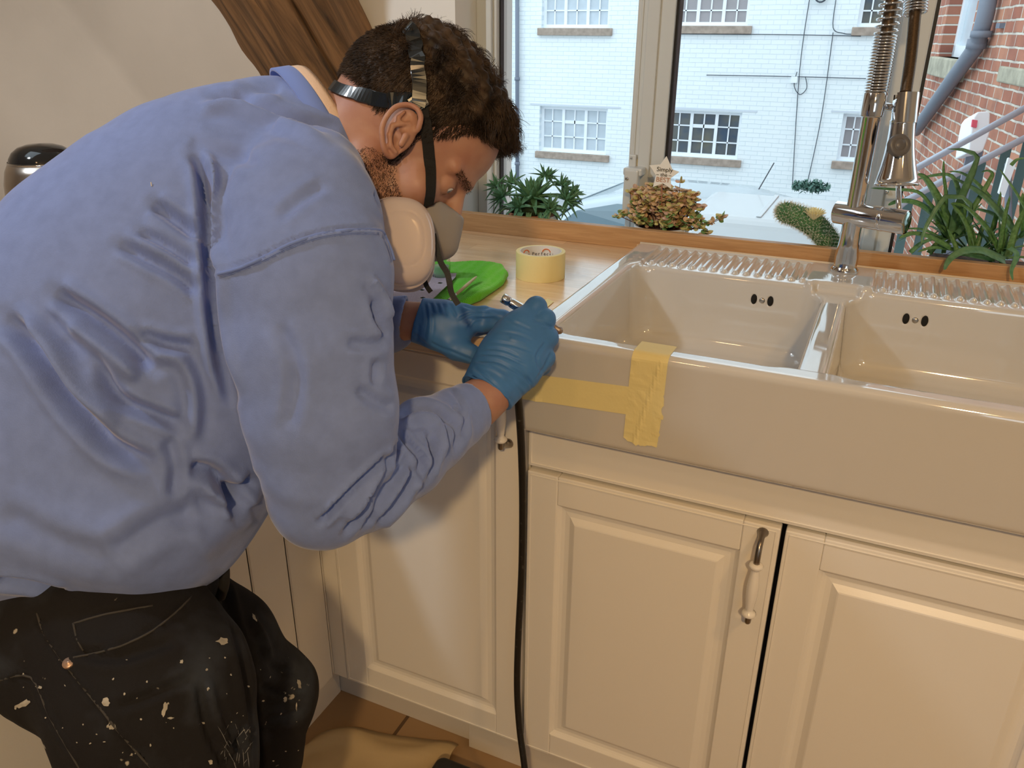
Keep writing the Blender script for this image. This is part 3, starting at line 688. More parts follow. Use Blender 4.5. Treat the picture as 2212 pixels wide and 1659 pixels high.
# shrub and bin by the far wall
m = mk(); rnd = random.Random(5); c = P(1752, 402, 11)
for i in range(500):
    d = nrm([rnd.gauss(0, 1), rnd.gauss(0, 1), rnd.gauss(0, .6)]) * rnd.uniform(.2, 1); q = c + d * [.26, .2, .10]; t = nrm([rnd.gauss(0, 1) for _ in range(3)]) * .05; s = nrm(np.cross(t, [0.3, .2, 1])) * .02
    m.add([q - t, q + s, q + t, q - s], [(0, 1, 2, 3)])
m.obj('bush', mat('bush_leaf', (.10, .2, .16), .6), label='small dark green bush at the foot of the white house', cat='bush')
# ---------------------------------------------------------------- tap
tap = empty('spring_neck_tap', label='tall chrome spring-neck kitchen tap standing behind the sink divider', cat='tap')
TX, TY = .401, .552
mk().lathe([(.0, .001), (.0235, .001), (.0240, .003), (.0240, .006), (.0205, .010), (.0198, .012), (.0205, .03), (.0180, .055), (.0170, .075), (.0170, .10)], (TX, TY, ZR - .001), (0, 0, 1), 48).obj('base_column', M_chrome, tap, smooth=True)
vx = nrm(arr([.93, -.36, 0])); vc_ = arr([TX, TY, 1.030]); va_, vb_ = vc_ - vx * .034, vc_ + vx * .092; vl = .126
mk().lathe([(0, 0), (.0180, 0), (.0205, .0015), (.0205, vl * .64), (.0198, vl * .645), (.0198, vl * .655), (.0212, vl * .66), (.0212, vl * .695), (.0205, vl * .70), (.0205, vl * .995), (.0195, vl)], va_, vx, 48).obj('valve_body', M_chrome, tap, smooth=True, bevel=.0003)
M_knob = mat('mirrored_valve_end', (.35, .45, .42), .08, metal=1)
mk().lathe([(0, .001), (.0165, .001), (.0195, -.001), (.0200, -.004)], va_ + vx * vl, vx, 40).obj('valve_end', M_knob, tap, smooth=True)
ztop = 1.236
mk().lathe([(.0155, 1.03), (.0155, 1.196), (.0190, 1.197), (.0192, 1.199), (.0192, ztop - .002), (.0180, ztop), (.012, ztop)], (TX, TY, 0), (0, 0, 1), 48).obj('riser', M_chrome, tap, smooth=True, bevel=.0003)
hb, ht = P(1936, 401, 1.375), P(1955, 214, 1.345); hx_ = nrm(ht - hb); hL = np.linalg.norm(ht - hb)
sw = [(.0, .006), (.028, .006), (.0345, .004), (.0352, 0), (.0350, .003)] + [(.0350 - .0150 * (1 - (1 - s) ** 1.9), .003 + (hL * .74) * s) for s in np.linspace(0, 1, 14)]
sw += [(.0203, hL * .745), (.0203, hL * .755), (.0188, hL * .757), (.0188, hL * .845), (.0180, hL * .85), (.0188, hL * .855), (.0188, hL * .985), (.0150, hL), (.0110, hL + .003), (.0110, hL + .010), (.009, hL + .011)]
so = mk().lathe(sw, hb, hx_, 56).obj('spray_head', M_chrome, tap, smooth=True)
bz = nrm(-FWD - UP * .05); bz = nrm(bz - hx_ * (bz @ hx_) + hx_ * .10); bc = P(1944, 313, 1.331)
mk().lathe([(0, .0025), (.0085, .0025), (.0090, .0015), (.0098, .0025), (.0165, .0022), (.0180, .0005), (.0180, -.009)], bc + bz * .0005, bz, 40).obj('spray_button', mat('grey_button', (.13, .12, .115), .35), so, smooth=True)
arm_ = smooth_path([(TX, TY - .012, ztop - .018), P(1893, 227, 1.39), P(1915, 230, 1.365), P(1936, 232, 1.355)], 6)
mk().tube(arm_, .0064, 14).obj('docking_arm', M_chrome, tap, smooth=True)
hk = ht - hx_ * (hL * .12); G = []
for t in np.linspace(math.radians(-150), math.radians(120), 40):
    e1 = nrm(RIGHT - hx_ * (RIGHT @ hx_)); e2 = np.cross(hx_, e1); d = e1 * math.cos(t) + e2 * math.sin(t); G.append([hk + d * r + hx_ * h for r, h in ((.0194, -.022), (.0218, -.022), (.0218, .026), (.0194, .026), (.0194, -.022))])
mk().grid(G).obj('docking_clip', M_chrome, tap, smooth=False)
# riser spring and hose looping over to the spray head
tipx = ht + hx_ * .01
top = [(TX, TY, ztop - .01), (TX, TY, 1.34), (TX, TY, 1.46), (TX + .004, TY - .02, 1.56), (TX + .015, TY - .07, 1.62), (TX + .035, TY - .12, 1.60), tuple(P(2000, -160, 1.33)), tuple(P(1985, -60, 1.33)), tuple(P(1977, 25, 1.335)), tuple(P(1968, 120, 1.34)), tuple(tipx)]
hpth = smooth_path(top, 14)
M_braid = mat('braided_brown_hose', (.13, .085, .05), .4, metal=.6, noise=.4, nscale=500)
m = mk(); nH = len(hpth); m.tube(hpth, .0098, 14); m.obj('inner_hose', M_braid, tap, smooth=True)
def coil(path, r, turns_per, wire, s0, s1, name):
    d = [0]; 
    for i in range(1, len(path)): d.append(d[-1] + np.linalg.norm(path[i] - path[i - 1]))
    d = np.array(d); path = np.array(path); out = []; s = s0; ph = 0; ref = arr([0, 1, 0.2])
    while s < s1:
        X = np.array([np.interp(s, d, path[:, k]) for k in range(3)]); Y = np.array([np.interp(s + .004, d, path[:, k]) for k in range(3)]); T = nrm(Y - X); N = nrm(ref - T * (ref @ T)); B = np.cross(T, N)
        out.append(X + r * (math.cos(ph) * N + math.sin(ph) * B)); pitch = turns_per(s); ph += 2 * math.pi / 14; s += pitch / 14
    m = mk(); m.tube(out, wire, 8); return m.obj(name, M_chrome, tap, smooth=True)
Ltot = sum(np.linalg.norm(hpth[i + 1] - hpth[i]) for i in range(nH - 1)); Lend = np.linalg.norm(tipx - P(1977, 25, 1.335))
coil(hpth, .0178, lambda s: .0046 if s < .098 else (.0105 if s < Ltot - Lend - .05 else .0048), .0017, .010, Ltot - Lend + .004, 'spring')
mk().tube([vb_ - vx * .016 + [0, 0, .012], P(1941, 404, 1.415), P(1942, 385, 1.415)], .0045, 14).obj('lever', M_chrome, tap, smooth=True)
# ---------------------------------------------------------------- plants on the sill
rnd = random.Random(21)
def blade(m, pts, w, th=.25, n=7, keel=.5, up=(0, 0, 1), prof=None):
    pts = smooth_path(pts, 4) if len(pts) < 8 else pts; k = len(pts); G = []
    for i, p in enumerate(pts):
        t = i / (k - 1); T = nrm(pts[min(i + 1, k - 1)] - pts[max(i - 1, 0)]); B = np.cross(T, arr(up)); 
        B = nrm(B) if np.linalg.norm(B) > 1e-3 else arr([1, 0, 0]); N = np.cross(B, T); ww = w * (prof(t) if prof else (1 - t) ** .75 * (1 - .25 * (1 - t) ** 6)) + 1e-5; row = []
        for a in (-1, -.5, 0, .5, 1): row.append(p + B * a * ww / 2 + N * (abs(a) ** 1.6 * ww * .18))
        for a in (.5, 0, -.5): row.append(p + B * a * ww / 2 * .95 - N * ww * th * (1 - a * a) * (1 - .5 * t))
        row.append(row[0]); G.append(row)
    m.grid(G)
M_aloe = mat('aloe_leaf', (.075, .205, .06), .42, spec=.5, noise=1, nscale=170, col2=(.17, .34, .14), sss=0)
M_aloe2 = mat('aloe_leaf_blue', (.08, .21, .10), .42, spec=.5, noise=1, nscale=110, col2=(.15, .30, .16))
M_haw = mat('lace_aloe_leaf', (.075, .20, .09), .42, noise=1, nscale=160, col2=(.15, .31, .18))
M_haw2 = mat('lace_aloe_pale', (.16, .26, .10), .5, noise=.4, nscale=60)
M_pot = mat('white_pot', (.80, .82, .84), .25, coat=.3)
M_soil = mat('soil', (.10, .05, .03), .95, noise=.6, nscale=60, bump=1, bscale=120, bdist=.004)
M_terr = mat('terracotta', (.45, .20, .12), .8)
def pot(parent, c, r, h, mt=M_pot, soil=True, taper=.82):
    m = mk(); m.lathe([(0, 0), (r * taper, 0), (r * (taper + .02), .002), (r * .985, h - .008), (r, h - .006), (r, h), (r * .92, h), (r * .91, h - .010), (0, h - .010)], c, (0, 0, 1), 48); m.obj('pot', mt, parent, smooth=True, bevel=.0006)
    if soil: mk().lathe([(0, h - .004), (r * .5, h - .005), (r * .91, h - .009)], c, (0, 0, 1), 32).obj('soil', M_soil, parent, smooth=True)
# lace aloe
c = on(1150, 461, 1, .715); hw_ = empty('potted_lace_aloe', label='spiky dark green succulent in a white pot at the left end of the sill', cat='plant')
zt_ = c[2]; pot(hw_, (c[0], c[1], ZS), .062, zt_ - ZS, M_pot)
mk().lathe([(.052, 0), (.056, .002), (.056, .010), (.050, .010)], (c[0], c[1], zt_ - .006), (0, 0, 1), 40).obj('inner_pot', M_terr, hw_, smooth=True)
m = mk(); m2 = mk()
def rosette(mm, o, n, L, w, tilt0, tilt1, ax=(0, 0, 1)):
    ax = nrm(ax); e1 = nrm(np.cross(ax, (.3, 1, .1))); e2 = np.cross(ax, e1)
    for i in range(n):
        f = i / n; ph = i * 2.39996 + rnd.uniform(-.15, .15); el = math.radians(tilt0 + (tilt1 - tilt0) * f ** .8 + rnd.uniform(-5, 5)); l = L * (.62 + .38 * math.sin(math.pi * min(1, .25 + f))) * rnd.uniform(.9, 1.1)
        rd = e1 * math.cos(ph) + e2 * math.sin(ph); d0 = rd * math.cos(el) + ax * math.sin(el); pts = []
        p = arr(o) + rd * .004
        for s in range(8):
            pts.append(p); t = s / 7; dd = nrm(d0 + ax * (.25 * t) * (1 if el > .4 else -.2) - arr([0, 0, 1]) * .28 * t * (1 - f)); p = p + dd * l / 7
        blade(mm, pts, w, .32, up=ax)
top = arr([c[0], c[1], zt_ + .004])
rosette(m, on(1150, 425, 1, .70), 42, .074, .0200, -18, 80)
for (u, v, y, L, n) in ((1085, 425, .695, .042, 26), (1225, 432, .70, .042, 26), (1105, 395, .745, .036, 18), (1180, 380, .75, .034, 18), (1215, 402, .745, .036, 20), (1072, 402, .73, .034, 16), (1120, 445, .665, .036, 18), (1188, 450, .665, .034, 18), (1240, 415, .73, .028, 14)):
    q = on(u, v, 1, y); rosette(m, q, int(n * 1.1), L * 1.15, .0120, -35, 80, ax=nrm((q - top) * [.9, .9, .5] + [0, 0, .05]))
for k in range(26):
    a = rnd.uniform(0, 6.28); q = top + [math.cos(a) * .05, math.sin(a) * .05, .006]; d = arr([math.cos(a), math.sin(a), 0]); blade(m2 if k % 3 == 0 else m, [q, q + d * .018 + [0, 0, .004], q + d * .034 - [0, 0, .008], q + d * .042 - [0, 0, .022]], .011)
m.obj('foliage', M_haw, hw_, smooth=True); m2.obj('pale_foliage', M_haw2, hw_, smooth=True)
m = mk(); m.lathe([(.012, -.03), (.03, -.01), (.052, .012), (.03, .03), (0, .036)], top, (0, 0, 1), 20); m.obj('stem_mass', mat('dark_stem', (.03, .05, .02), .9), hw_, smooth=True)

# trailing copper-leaved plant
c = on(1430, 486, 1, .715); tp = empty('potted_trailing_plant', label='bushy copper and olive small-leaved plant in a white pot, behind the star', cat='plant')
pot(tp, (c[0], c[1], ZS), .060, c[2] - ZS)
cols = [mat('copper_leaf', (.80, .52, .28), .5, noise=.4, nscale=90), mat('olive_leaf', (.62, .55, .20), .5, noise=.3, nscale=90), mat('green_leaf', (.20, .36, .12), .5, noise=.3, nscale=90), mat('pink_leaf', (.75, .50, .38), .5, noise=.3, nscale=90)]
M_stem = mat('brown_stem', (.12, .05, .03), .7)
lv = [mk() for _ in cols]; stm = mk()
def leaf(mm, o, d, n, r):
    d = nrm(d); n = nrm(arr(n) - d * (arr(n) @ d)); b = np.cross(d, n); vs = [o + d * r * .9 + n * r * .15]; 
    for i in range(9):
        t = 2 * math.pi * i / 9; vs.append(o + d * (r * .95 - r * math.cos(t)) + b * r * .82 * math.sin(t) * (1 if True else 0) - n * r * .12 * abs(math.sin(t)))
    k = len(vs); mm.add(vs + [v_ - n * r * .10 for v_ in vs], [(0, i + 1, (i + 1) % 9 + 1) for i in range(9)] + [(k, k + (i + 1) % 9 + 1, k + i + 1) for i in range(9)] + [(i + 1, (i + 1) % 9 + 1, k + (i + 1) % 9 + 1, k + i + 1) for i in range(9)])
base = arr([c[0], c[1], c[2] + .0])
targets = []
for i in range(120):                                 # end points of the stems in the plant's own round crown
    a = rnd.uniform(0, 6.28); rr = rnd.uniform(.1, 1) ** .6
    x = math.cos(a) * rr * .088; yv = math.sin(a) * rr * .045
    hgt = .092 * (1 - .35 * rr ** 2) * rnd.uniform(.45, 1.0)
    if rr > .85: hgt *= rnd.uniform(.1, .7)
    targets.append(arr([x, yv, hgt]))
targets += [arr([.036, -.02, .098]), arr([.125, -.01, .030]), arr([.128, -.012, .034]), arr([-.098, -.02, .012]), arr([-.09, 0, .02]), arr([.098, -.03, -.008]), arr([.105, -.03, .0]), arr([.090, -.035, .012]), arr([.10, -.02, .020]), arr([-.075, .0, .066]), arr([-.06, -.01, .074]), arr([.07, -.01, .075]), arr([.085, -.01, .05])]
for t in targets:
    o = base + [t[0] * .45, t[1] * .5, -.004]; e = base + t; mid = (o + e) / 2 + arr([t[0] * .22, t[1] * .2, .008 + .006 * rnd.random()]); path = smooth_path([o, mid, e], 5)
    stm.tube(path, [.0011 - .0005 * i / (len(path) - 1) for i in range(len(path))], 5)
    hfrac = t[2] / .08
    for j in range(2 if len(targets) else 0, len(path), 2):
        for s in (-1, 1):
            p = path[j]; d = nrm([rnd.gauss(0, 1), rnd.gauss(0, 1), rnd.uniform(-.5, .7)]); ci = rnd.choices(range(4), [5 * hfrac + 1.5, 4, 3.2 * (1 - hfrac) + .3, 2.2 * hfrac + .2])[0]
            leaf(lv[ci], p, d, [rnd.gauss(0, .7), rnd.gauss(0, .7) - .6, 1], rnd.uniform(.0045, .0070))
    for s in range(4):
        a = s * 1.57 + rnd.uniform(-.3, .3); ci = rnd.choices(range(4), [5 * max(hfrac, 0) + 1, 3.5, 2.5 * max(0, 1 - hfrac), 2.5 * max(hfrac, 0) + .2])[0]
        leaf(lv[ci], path[-1], [math.cos(a), math.sin(a) , .25], [rnd.gauss(0, .3), -.5, 1], rnd.uniform(.0052, .0078))
for mm, mt_ in zip(lv, cols): mm.obj('foliage', mt_, tp, smooth=False, fixn=False)
stm.obj('stems', M_stem, tp, smooth=True)
# star pick
star = empty('star_sign', label='small cream star on a stick lettered Simply the BEST, stuck in the copper plant', cat='sign')
sc_ = on(1434, 383, 1, .680); sx = nrm(RIGHT + np.array([0, 0, -.06]) ); sx = nrm(RIGHT * .99 - UP * .09); sn = nrm(-FWD * .95 + UP * -.15); sn = nrm(sn - sx * (sn @ sx)); sy = np.cross(sn, sx); sy = sy if sy @ UP > 0 else -sy
Rr = .0395; vs = []
pxs = [(1440, 337), (1453, 366), (1468, 371), (1449, 385), (1450, 408), (1432, 396), (1411, 404), (1417, 379), (1403, 357), (1427, 355)]
pl = [P(u, v, (sc_ - CAMP) @ FWD) for u, v in pxs]
m = mk(); m.add(pl + [p - sn * .006 for p in pl], [tuple(range(10)), tuple(range(19, 9, -1))] + [(i, (i + 1) % 10, 10 + (i + 1) % 10, 10 + i) for i in range(10)])
m.obj('star', mat('cream_star', (.86, .84, .78), .5), star, bevel=.0006)
stt = P(1430, 400, (sc_ - CAMP) @ FWD) - sn * .003; mk().tube([stt, arr([stt[0], .70, c[2] - .01])], .0016, 8).obj('stick', M_terr, star)
M_ink = mat('black_ink', (.02, .02, .02), .6); M_rose = mat('rose_ink', (.50, .24, .15), .5)
dd_ = (sc_ - CAMP) @ FWD - .0008
n2 = -FWD; 
text3('lettering', 'Simply', P(1436, 367, dd_), .0130, sx, sy, M_ink, star); text3('lettering', '– the –', P(1434, 378, dd_), .0110, sx, sy, M_ink, star); text3('lettering', 'BEST', P(1432, 389, dd_), .0140, sx, sy, M_rose, star)
# cactus
cc_ = empty('potted_cactus', label='leaning spiny green cactus with one pale yellow flower, left of the tap', cat='plant')
cp = smooth_path([on(1812, 552, 1, .70), on(1790, 522, 1, .69), on(1765, 491, 1, .68), on(1735, 472, 1, .67), on(1698, 459, 1, .665)], 8)
pc = on(1818, 545, 1, .70); pot(cc_, (pc[0] + .008, .70, ZS), .040, .062, M_pot)
rad = .0195
M_cact = mat('cactus_skin', (.07, .20, .08), .6, noise=.5, nscale=70, col2=(.11, .27, .11)); m = mk(); sp_ = mk(); n = len(cp); G = []
Tn = [nrm(cp[min(i + 1, n - 1)] - cp[max(i - 1, 0)]) for i in range(n)]; ref = arr([0, 1, .1])
for i in range(n + 6):
    if i < n: X, T, r = cp[i], Tn[i], rad * (.88 + .12 * math.sin(i / n * 3.1))
    else:
        a = (i - n + 1) / 6 * math.pi / 2; X, T, r = cp[-1] + Tn[-1] * rad * .9 * math.sin(a), Tn[-1], rad * math.cos(a) * .9 + 1e-5
    N = nrm(ref - T * (ref @ T)); B = np.cross(T, N); G.append([X + r * (math.cos(t) * N + math.sin(t) * B) for t in np.linspace(0, 2 * math.pi, 33)])
    # tubercles with star spines
    if i % 1 == 0 and r > rad * .2:
        K = 15
        for k in range(K):
            t = 2 * math.pi * (k + (i % 2) * .5) / K; d = math.cos(t) * N + math.sin(t) * B
            if i >= n: d = nrm(d * math.cos(a) + T * math.sin(a))
            q = X + (r if i < n else 0) * d + (0 if i < n else (rad * .9 * math.cos(a)) * (math.cos(t) * N + math.sin(t) * B))
            m.lathe([(.0028, -.001), (.0024, .0014), (.0010, .0030), (0, .0032)], q, d, 7)
            for s in range(6):
                e = nrm(d + arr([rnd.gauss(0, .75) for _ in range(3)])); sp_.tube([q + d * .0028, q + d * .0028 + e * rnd.uniform(.004, .0085)], [.00028, .00010], 3)
m.grid(G); m.obj('stem', M_cact, cc_, smooth=True); sp_.obj('spines', mat('spine', (.75, .72, .60), .6), cc_)
fc = on(1757, 474, 1, .655); m = mk(); fu = nrm(arr([.03, -.15, 1]))
for layer, (cnt, sp, L) in enumerate(((10, .25, .023), (14, .5, .025), (18, .85, .025), (16, 1.15, .021))):
    for k in range(cnt):
        a = 2 * math.pi * (k + layer * .4) / cnt; d = arr([math.cos(a), math.sin(a), 0]); o = fc + d * .002
        blade(m, [o, o + fu * L * .42 + d * L * sp * .42, o + fu * L * (.80 - sp * .12) + d * L * sp * .68, o + fu * L * (1.08 - sp * .32) + d * L * sp * .86], .0056, .1, prof=lambda t: math.sin(math.pi * min(.97, .18 + t * .8)))
m.obj('flower', mat('pale_yellow_petal', (.95, .88, .55), .55), cc_, smooth=True)

# big aloe
al = empty('potted_aloe', label='large speckled aloe with long bent leaves at the right end of the sill', cat='plant')
def z4(X, Y): return 1880 + X / 3.949, 200 + Y / 3.949
AL = [([(700, 1200), (620, 1020), (540, 850), (460, 730), (400, 695)], .018, .70, .72), ([(690, 1180), (730, 1000), (790, 850), (860, 690), (905, 560), (880, 525), (780, 490), (650, 480)], .014, .70, .66), ([(640, 1000), (640, 850), (622, 700), (626, 575)], .008, .74, .74),
      ([(740, 1200), (850, 1090), (850, 960), (780, 895), (640, 890), (560, 990), (480, 1130), (440, 1230), (430, 1320)], .0105, .69, .63), ([(640, 1230), (560, 1080), (450, 975), (330, 930), (220, 935), (150, 962)], .0135, .72, .70), ([(760, 1000), (750, 850), (690, 715), (550, 708), (400, 742)], .010, .73, .76),
      ([(860, 1010), (940, 880), (1010, 760), (1038, 695), (1000, 668), (945, 682)], .0085, .72, .74), ([(1210, 1180), (1120, 1060), (1020, 940), (920, 850), (820, 790), (720, 732)], .0140, .70, .73), ([(1090, 1340), (1010, 1190), (900, 1060), (790, 965), (682, 946)], .0115, .68, .66),
      ([(860, 1330), (840, 1190), (780, 1060), (720, 985), (690, 945)], .0115, .67, .66), ([(745, 1390), (715, 1290), (680, 1210), (660, 1165)], .009, .66, .68), ([(1100, 1330), (1120, 1190), (1150, 1030), (1192, 875)], .010, .68, .67), ([(1010, 1300), (1050, 1130), (1085, 1000), (1112, 840)], .010, .72, .73),
      ([(1330, 1010), (1250, 870), (1170, 750), (1100, 650)], .006, .70, .74), ([(1150, 1440), (1060, 1400), (940, 1350), (800, 1350), (700, 1400), (650, 1460), (630, 1515)], .0150, .66, .585), ([(1180, 1330), (1240, 1370), (1235, 1430), (1200, 1520), (1215, 1605)], .0095, .64, .595),
      ([(1170, 1390), (1215, 1220), (1260, 1110), (1320, 980)], .013, .67, .66), ([(680, 1330), (560, 1260), (450, 1215), (330, 1205), (243, 1245)], .0110, .67, .64), ([(760, 1350), (640, 1330), (520, 1325), (400, 1360)], .008, .68, .66), ([(620, 1260), (520, 1200), (420, 1165), (300, 1162)], .007, .72, .72),
      ([(680, 1190), (610, 1080), (500, 950), (400, 850), (200, 828), (0, 815)], .0095, .71, .70), ([(880, 1340), (868, 1200), (862, 1120)], .007, .70, .70), ([(900, 1330), (940, 1210), (988, 1080)], .007, .70, .72), ([(1020, 900), (930, 800), (850, 730), (760, 682), (665, 675)], .008, .74, .77),
      ([(1240, 1180), (1110, 1080), (1000, 1020), (880, 990)], .0105, .74, .75), ([(1200, 620), (1250, 575), (1320, 560)], .006, .70, .70), ([(1300, 1180), (1285, 1000), (1300, 850)], .011, .72, .72), ([(700, 1190), (760, 1150), (800, 1000), (790, 930)], .012, .74, .74), ([(640, 1180), (600, 1060), (570, 960), (560, 880)], .012, .73, .73),
      ([(620, 1370), (640, 1300), (700, 1250), (720, 1200)], .008, .70, .70), ([(1060, 1430), (900, 1400), (760, 1380), (660, 1400)], .009, .67, .66), ([(500, 1370), (570, 1290), (650, 1230), (700, 1190)], .010, .72, .72), ([(340, 1365), (430, 1290), (560, 1240), (660, 1210)], .008, .74, .74), ([(1180, 1420), (1080, 1300), (980, 1240), (870, 1200)], .010, .72, .74)]
m1 = mk(); m2 = mk()
for i, (pp, w, ya, yb) in enumerate(AL):
    pts = [on(*z4(X, Y), 1, ya + (yb - ya) * j / (len(pp) - 1)) for j, (X, Y) in enumerate(pp)]
    if i in (8,): pass
    blade(m2 if i in (1, 3, 7, 14, 15, 24) else m1, pts, w * 1.25, .22, up=nrm(-FWD * .8 + UP * .3), prof=lambda t: (1 - t) ** .42 * (1 - .1 * (1 - t) ** 4))
for cu, cv, cy in ((2058, 505, .72), (2165, 545, .70), (2205, 500, .72), (2110, 540, .72)):
    o = on(cu, cv, 1, cy)
    for k in range(16):
        a = rnd.uniform(0, 6.28); el = rnd.uniform(.05, 1.15); L = rnd.uniform(.05, .11); d = arr([math.cos(a) * math.cos(el), .55 * math.sin(a) * math.cos(el), math.sin(el)]); b = o + arr([math.cos(a), math.sin(a), 0]) * .006 - [0, 0, .01]
        bend = -rnd.uniform(.1, .5); blade(m1 if k % 3 else m2, [b, b + d * L * .4, b + d * L * .75 + [0, 0, bend * .02], b + d * L + [0, 0, bend * .07]], rnd.uniform(.010, .015), .22)
m1.obj('foliage', M_aloe, al, smooth=True); m2.obj('bluish_foliage', M_aloe2, al, smooth=True)
c = on(2110, 560, 1, .71)
m = mk(); m.box(c[0] - .085, c[0] + .16, .668, .765, ZS, .925); m.obj('planter', M_pot, al, bevel=.006, seg=3)
mk().box(c[0] - .078, c[0] + .153, .674, .758, .915, .930).obj('soil', M_soil, al)

# ---------------------------------------------------------------- things on the worktop
def poly_sd(p2, poly):
    poly = arr(poly); n = len(poly); d = np.full(len(p2), 1e9); s = np.ones(len(p2))
    for i in range(n):
        a, b = poly[i], poly[i - 1]; e = b - a; w = p2 - a; t = np.clip((w @ e) / (e @ e), 0, 1); q = w - t[:, None] * e; d = np.minimum(d, (q * q).sum(1))
        c1 = p2[:, 1] >= a[1]; c2 = p2[:, 1] < b[1]; c3 = e[0] * w[:, 1] > e[1] * w[:, 0]; k = (c1 & c2 & c3) | (~c1 & ~c2 & ~c3); s[k] *= -1
    return s * np.sqrt(d)
def slab_sdf(poly, z0, z1, r, hf=None):
    def f(p):
        d2 = poly_sd(p[:, :2], poly) + r; top = z1 + (hf(p) if hf else 0); dz = np.maximum(z0 - p[:, 2], p[:, 2] - top) + r
        return np.minimum(np.maximum(d2, dz), 0) + np.sqrt(np.maximum(d2, 0) ** 2 + np.maximum(dz, 0) ** 2) - r
    return f
tw = [on(u, v, 2, ZW + .004)[:2] for u, v in ((800, 690), (925, 668), (990, 668), (1040, 648), (1088, 615), (1098, 597), (1086, 580), (1040, 578), (990, 574), (940, 570), (900, 560), (840, 560))]
def thf(p): return .004 * np.sin(p[:, 0] * 38 + p[:, 1] * 22) * np.sin(p[:, 1] * 30 + 1) + .0006 * np.sin((p[:, 0] * .5 + p[:, 1] * .87) * 1500)
lo = arr([*np.min(tw, 0), ZW]) - .02; hi = arr([*np.max(tw, 0), ZW + .03]) + .02
M_towel = mat('green_microfibre', (.13, .52, .035), .95, spec=.1, sheen=.3, bump=.6, bscale=900, bdist=.0008)
V, T, Q = sdf_arrays(slab_sdf(tw, ZW + .0006, ZW + .015, .007, thf), lo, hi, .0016, margin=1.6)
rib_ = .0005 * np.sin((V[:, 0] * .62 + V[:, 1] * .78) * 1700); V = V + vnormals(V, Q) * rib_[:, None]
towel = np_mesh('microfibre_cloth', V, Q, M_towel); tag(towel, 'bright green ribbed cloth folded on the wooden worktop', 'cloth')
from mathutils.geometry import tessellate_polygon
zs_ = ZW + .0205
def flat_holes(name, outer, holes, z, th, mt, **kw):
    loops = [[Vector((p[0], p[1], 0)) for p in outer]] + [[Vector((p[0], p[1], 0)) for p in h] for h in holes]; tri = tessellate_polygon(loops); al_ = [v for l in loops for v in l]; n = len(al_)
    vs = [(v.x, v.y, z(v) if callable(z) else z) for v in al_] + [(v.x, v.y, (z(v) if callable(z) else z) - th) for v in al_]; fs = [tuple(t) for t in tri] + [tuple(i + n for i in t[::-1]) for t in tri]; k = 0
    for l in loops:
        for i in range(len(l)): fs.append((k + i, k + (i + 1) % len(l), n + k + (i + 1) % len(l), n + k + i))
        k += len(l)
    m = mk(); m.add(vs, fs); return m.obj(name, mt, **kw)
po = [on(u, v, 2, zs_)[:2] for u, v in ((800, 675), (870, 668), (905, 660), (935, 645), (962, 620), (984, 598), (986, 590), (960, 590), (930, 592), (860, 590), (800, 600))]
hs = []
for u, v in ((911, 608), (951, 611), (912, 626), (913, 643), (868, 640), (868, 616)):
    cx_, cy_ = on(u, v, 2, zs_)[:2]; hs.append([(cx_ + .0042 * math.cos(t), cy_ + .0042 * math.sin(t)) for t in np.linspace(0, 2 * math.pi, 18, endpoint=False)])
sp = flat_holes('sanding_sheet', po, hs, zs_, .0008, mat('lilac_abrasive', (.42, .37, .45), .9, noise=.15, nscale=400, bump=.4, bscale=900)); tag(sp, 'lilac-grey perforated sanding sheet lying on the green cloth', 'sandpaper')
jar = empty('small_glass_jar', label='small open glass jar with cloudy greenish liquid on the green cloth', cat='jar'); jc = on(953, 601, 2, ZW + .0155)
M_jar = mat('jar_glass', (.93, .98, .95), .03, trans=1, ior=1.12)
mk().lathe([(0, 0), (.0150, 0), (.0165, .002), (.0167, .034), (.0150, .0385), (.0135, .040), (.0135, .0425), (.0145, .0435), (.0145, .0465), (.0138, .047), (.0138, .050), (.0128, .050), (.0126, .040), (.0152, .034), (.0150, .004), (0, .003)], jc, (0, 0, 1), 40).obj('glass', M_jar, jar, smooth=True)
mk().lathe([(0, .0035), (.0148, .0045), (.0149, .022), (0, .022)], jc, (0, 0, 1), 32).obj('liquid', mat('cloudy_liquid', (.62, .85, .68), .3, trans=.5, ior=1.33), jar, smooth=True)
br = empty('small_paintbrush', label='small pale wooden paintbrush lying on the green cloth', cat='paintbrush')
zb_ = ZW + .0215; b0, b1, b2, b3 = on(1029, 598, 2, zb_), on(984, 637, 2, zb_), on(970, 648, 2, zb_), on(960, 652, 2, zb_ - .001)
mk().tube([b0, b0 + (b1 - b0) * .1, b0 + (b1 - b0) * .5, b1], [.0014, .0024, .0030, .0024], 14).obj('brush_handle', mat('pale_wood', (.62, .50, .28), .5), br, smooth=True)
mk().tube([b1, b2], [.0026, .0022], 14).obj('ferrule', mat('white_metal', (.7, .72, .72), .25, metal=.6), br, smooth=True)
mk().tube([b2, (b2 + b3) / 2, b3], [.0022, .0022, .0003], 12).obj('bristles', mat('dark_bristle', (.10, .10, .11), .8), br, smooth=True)
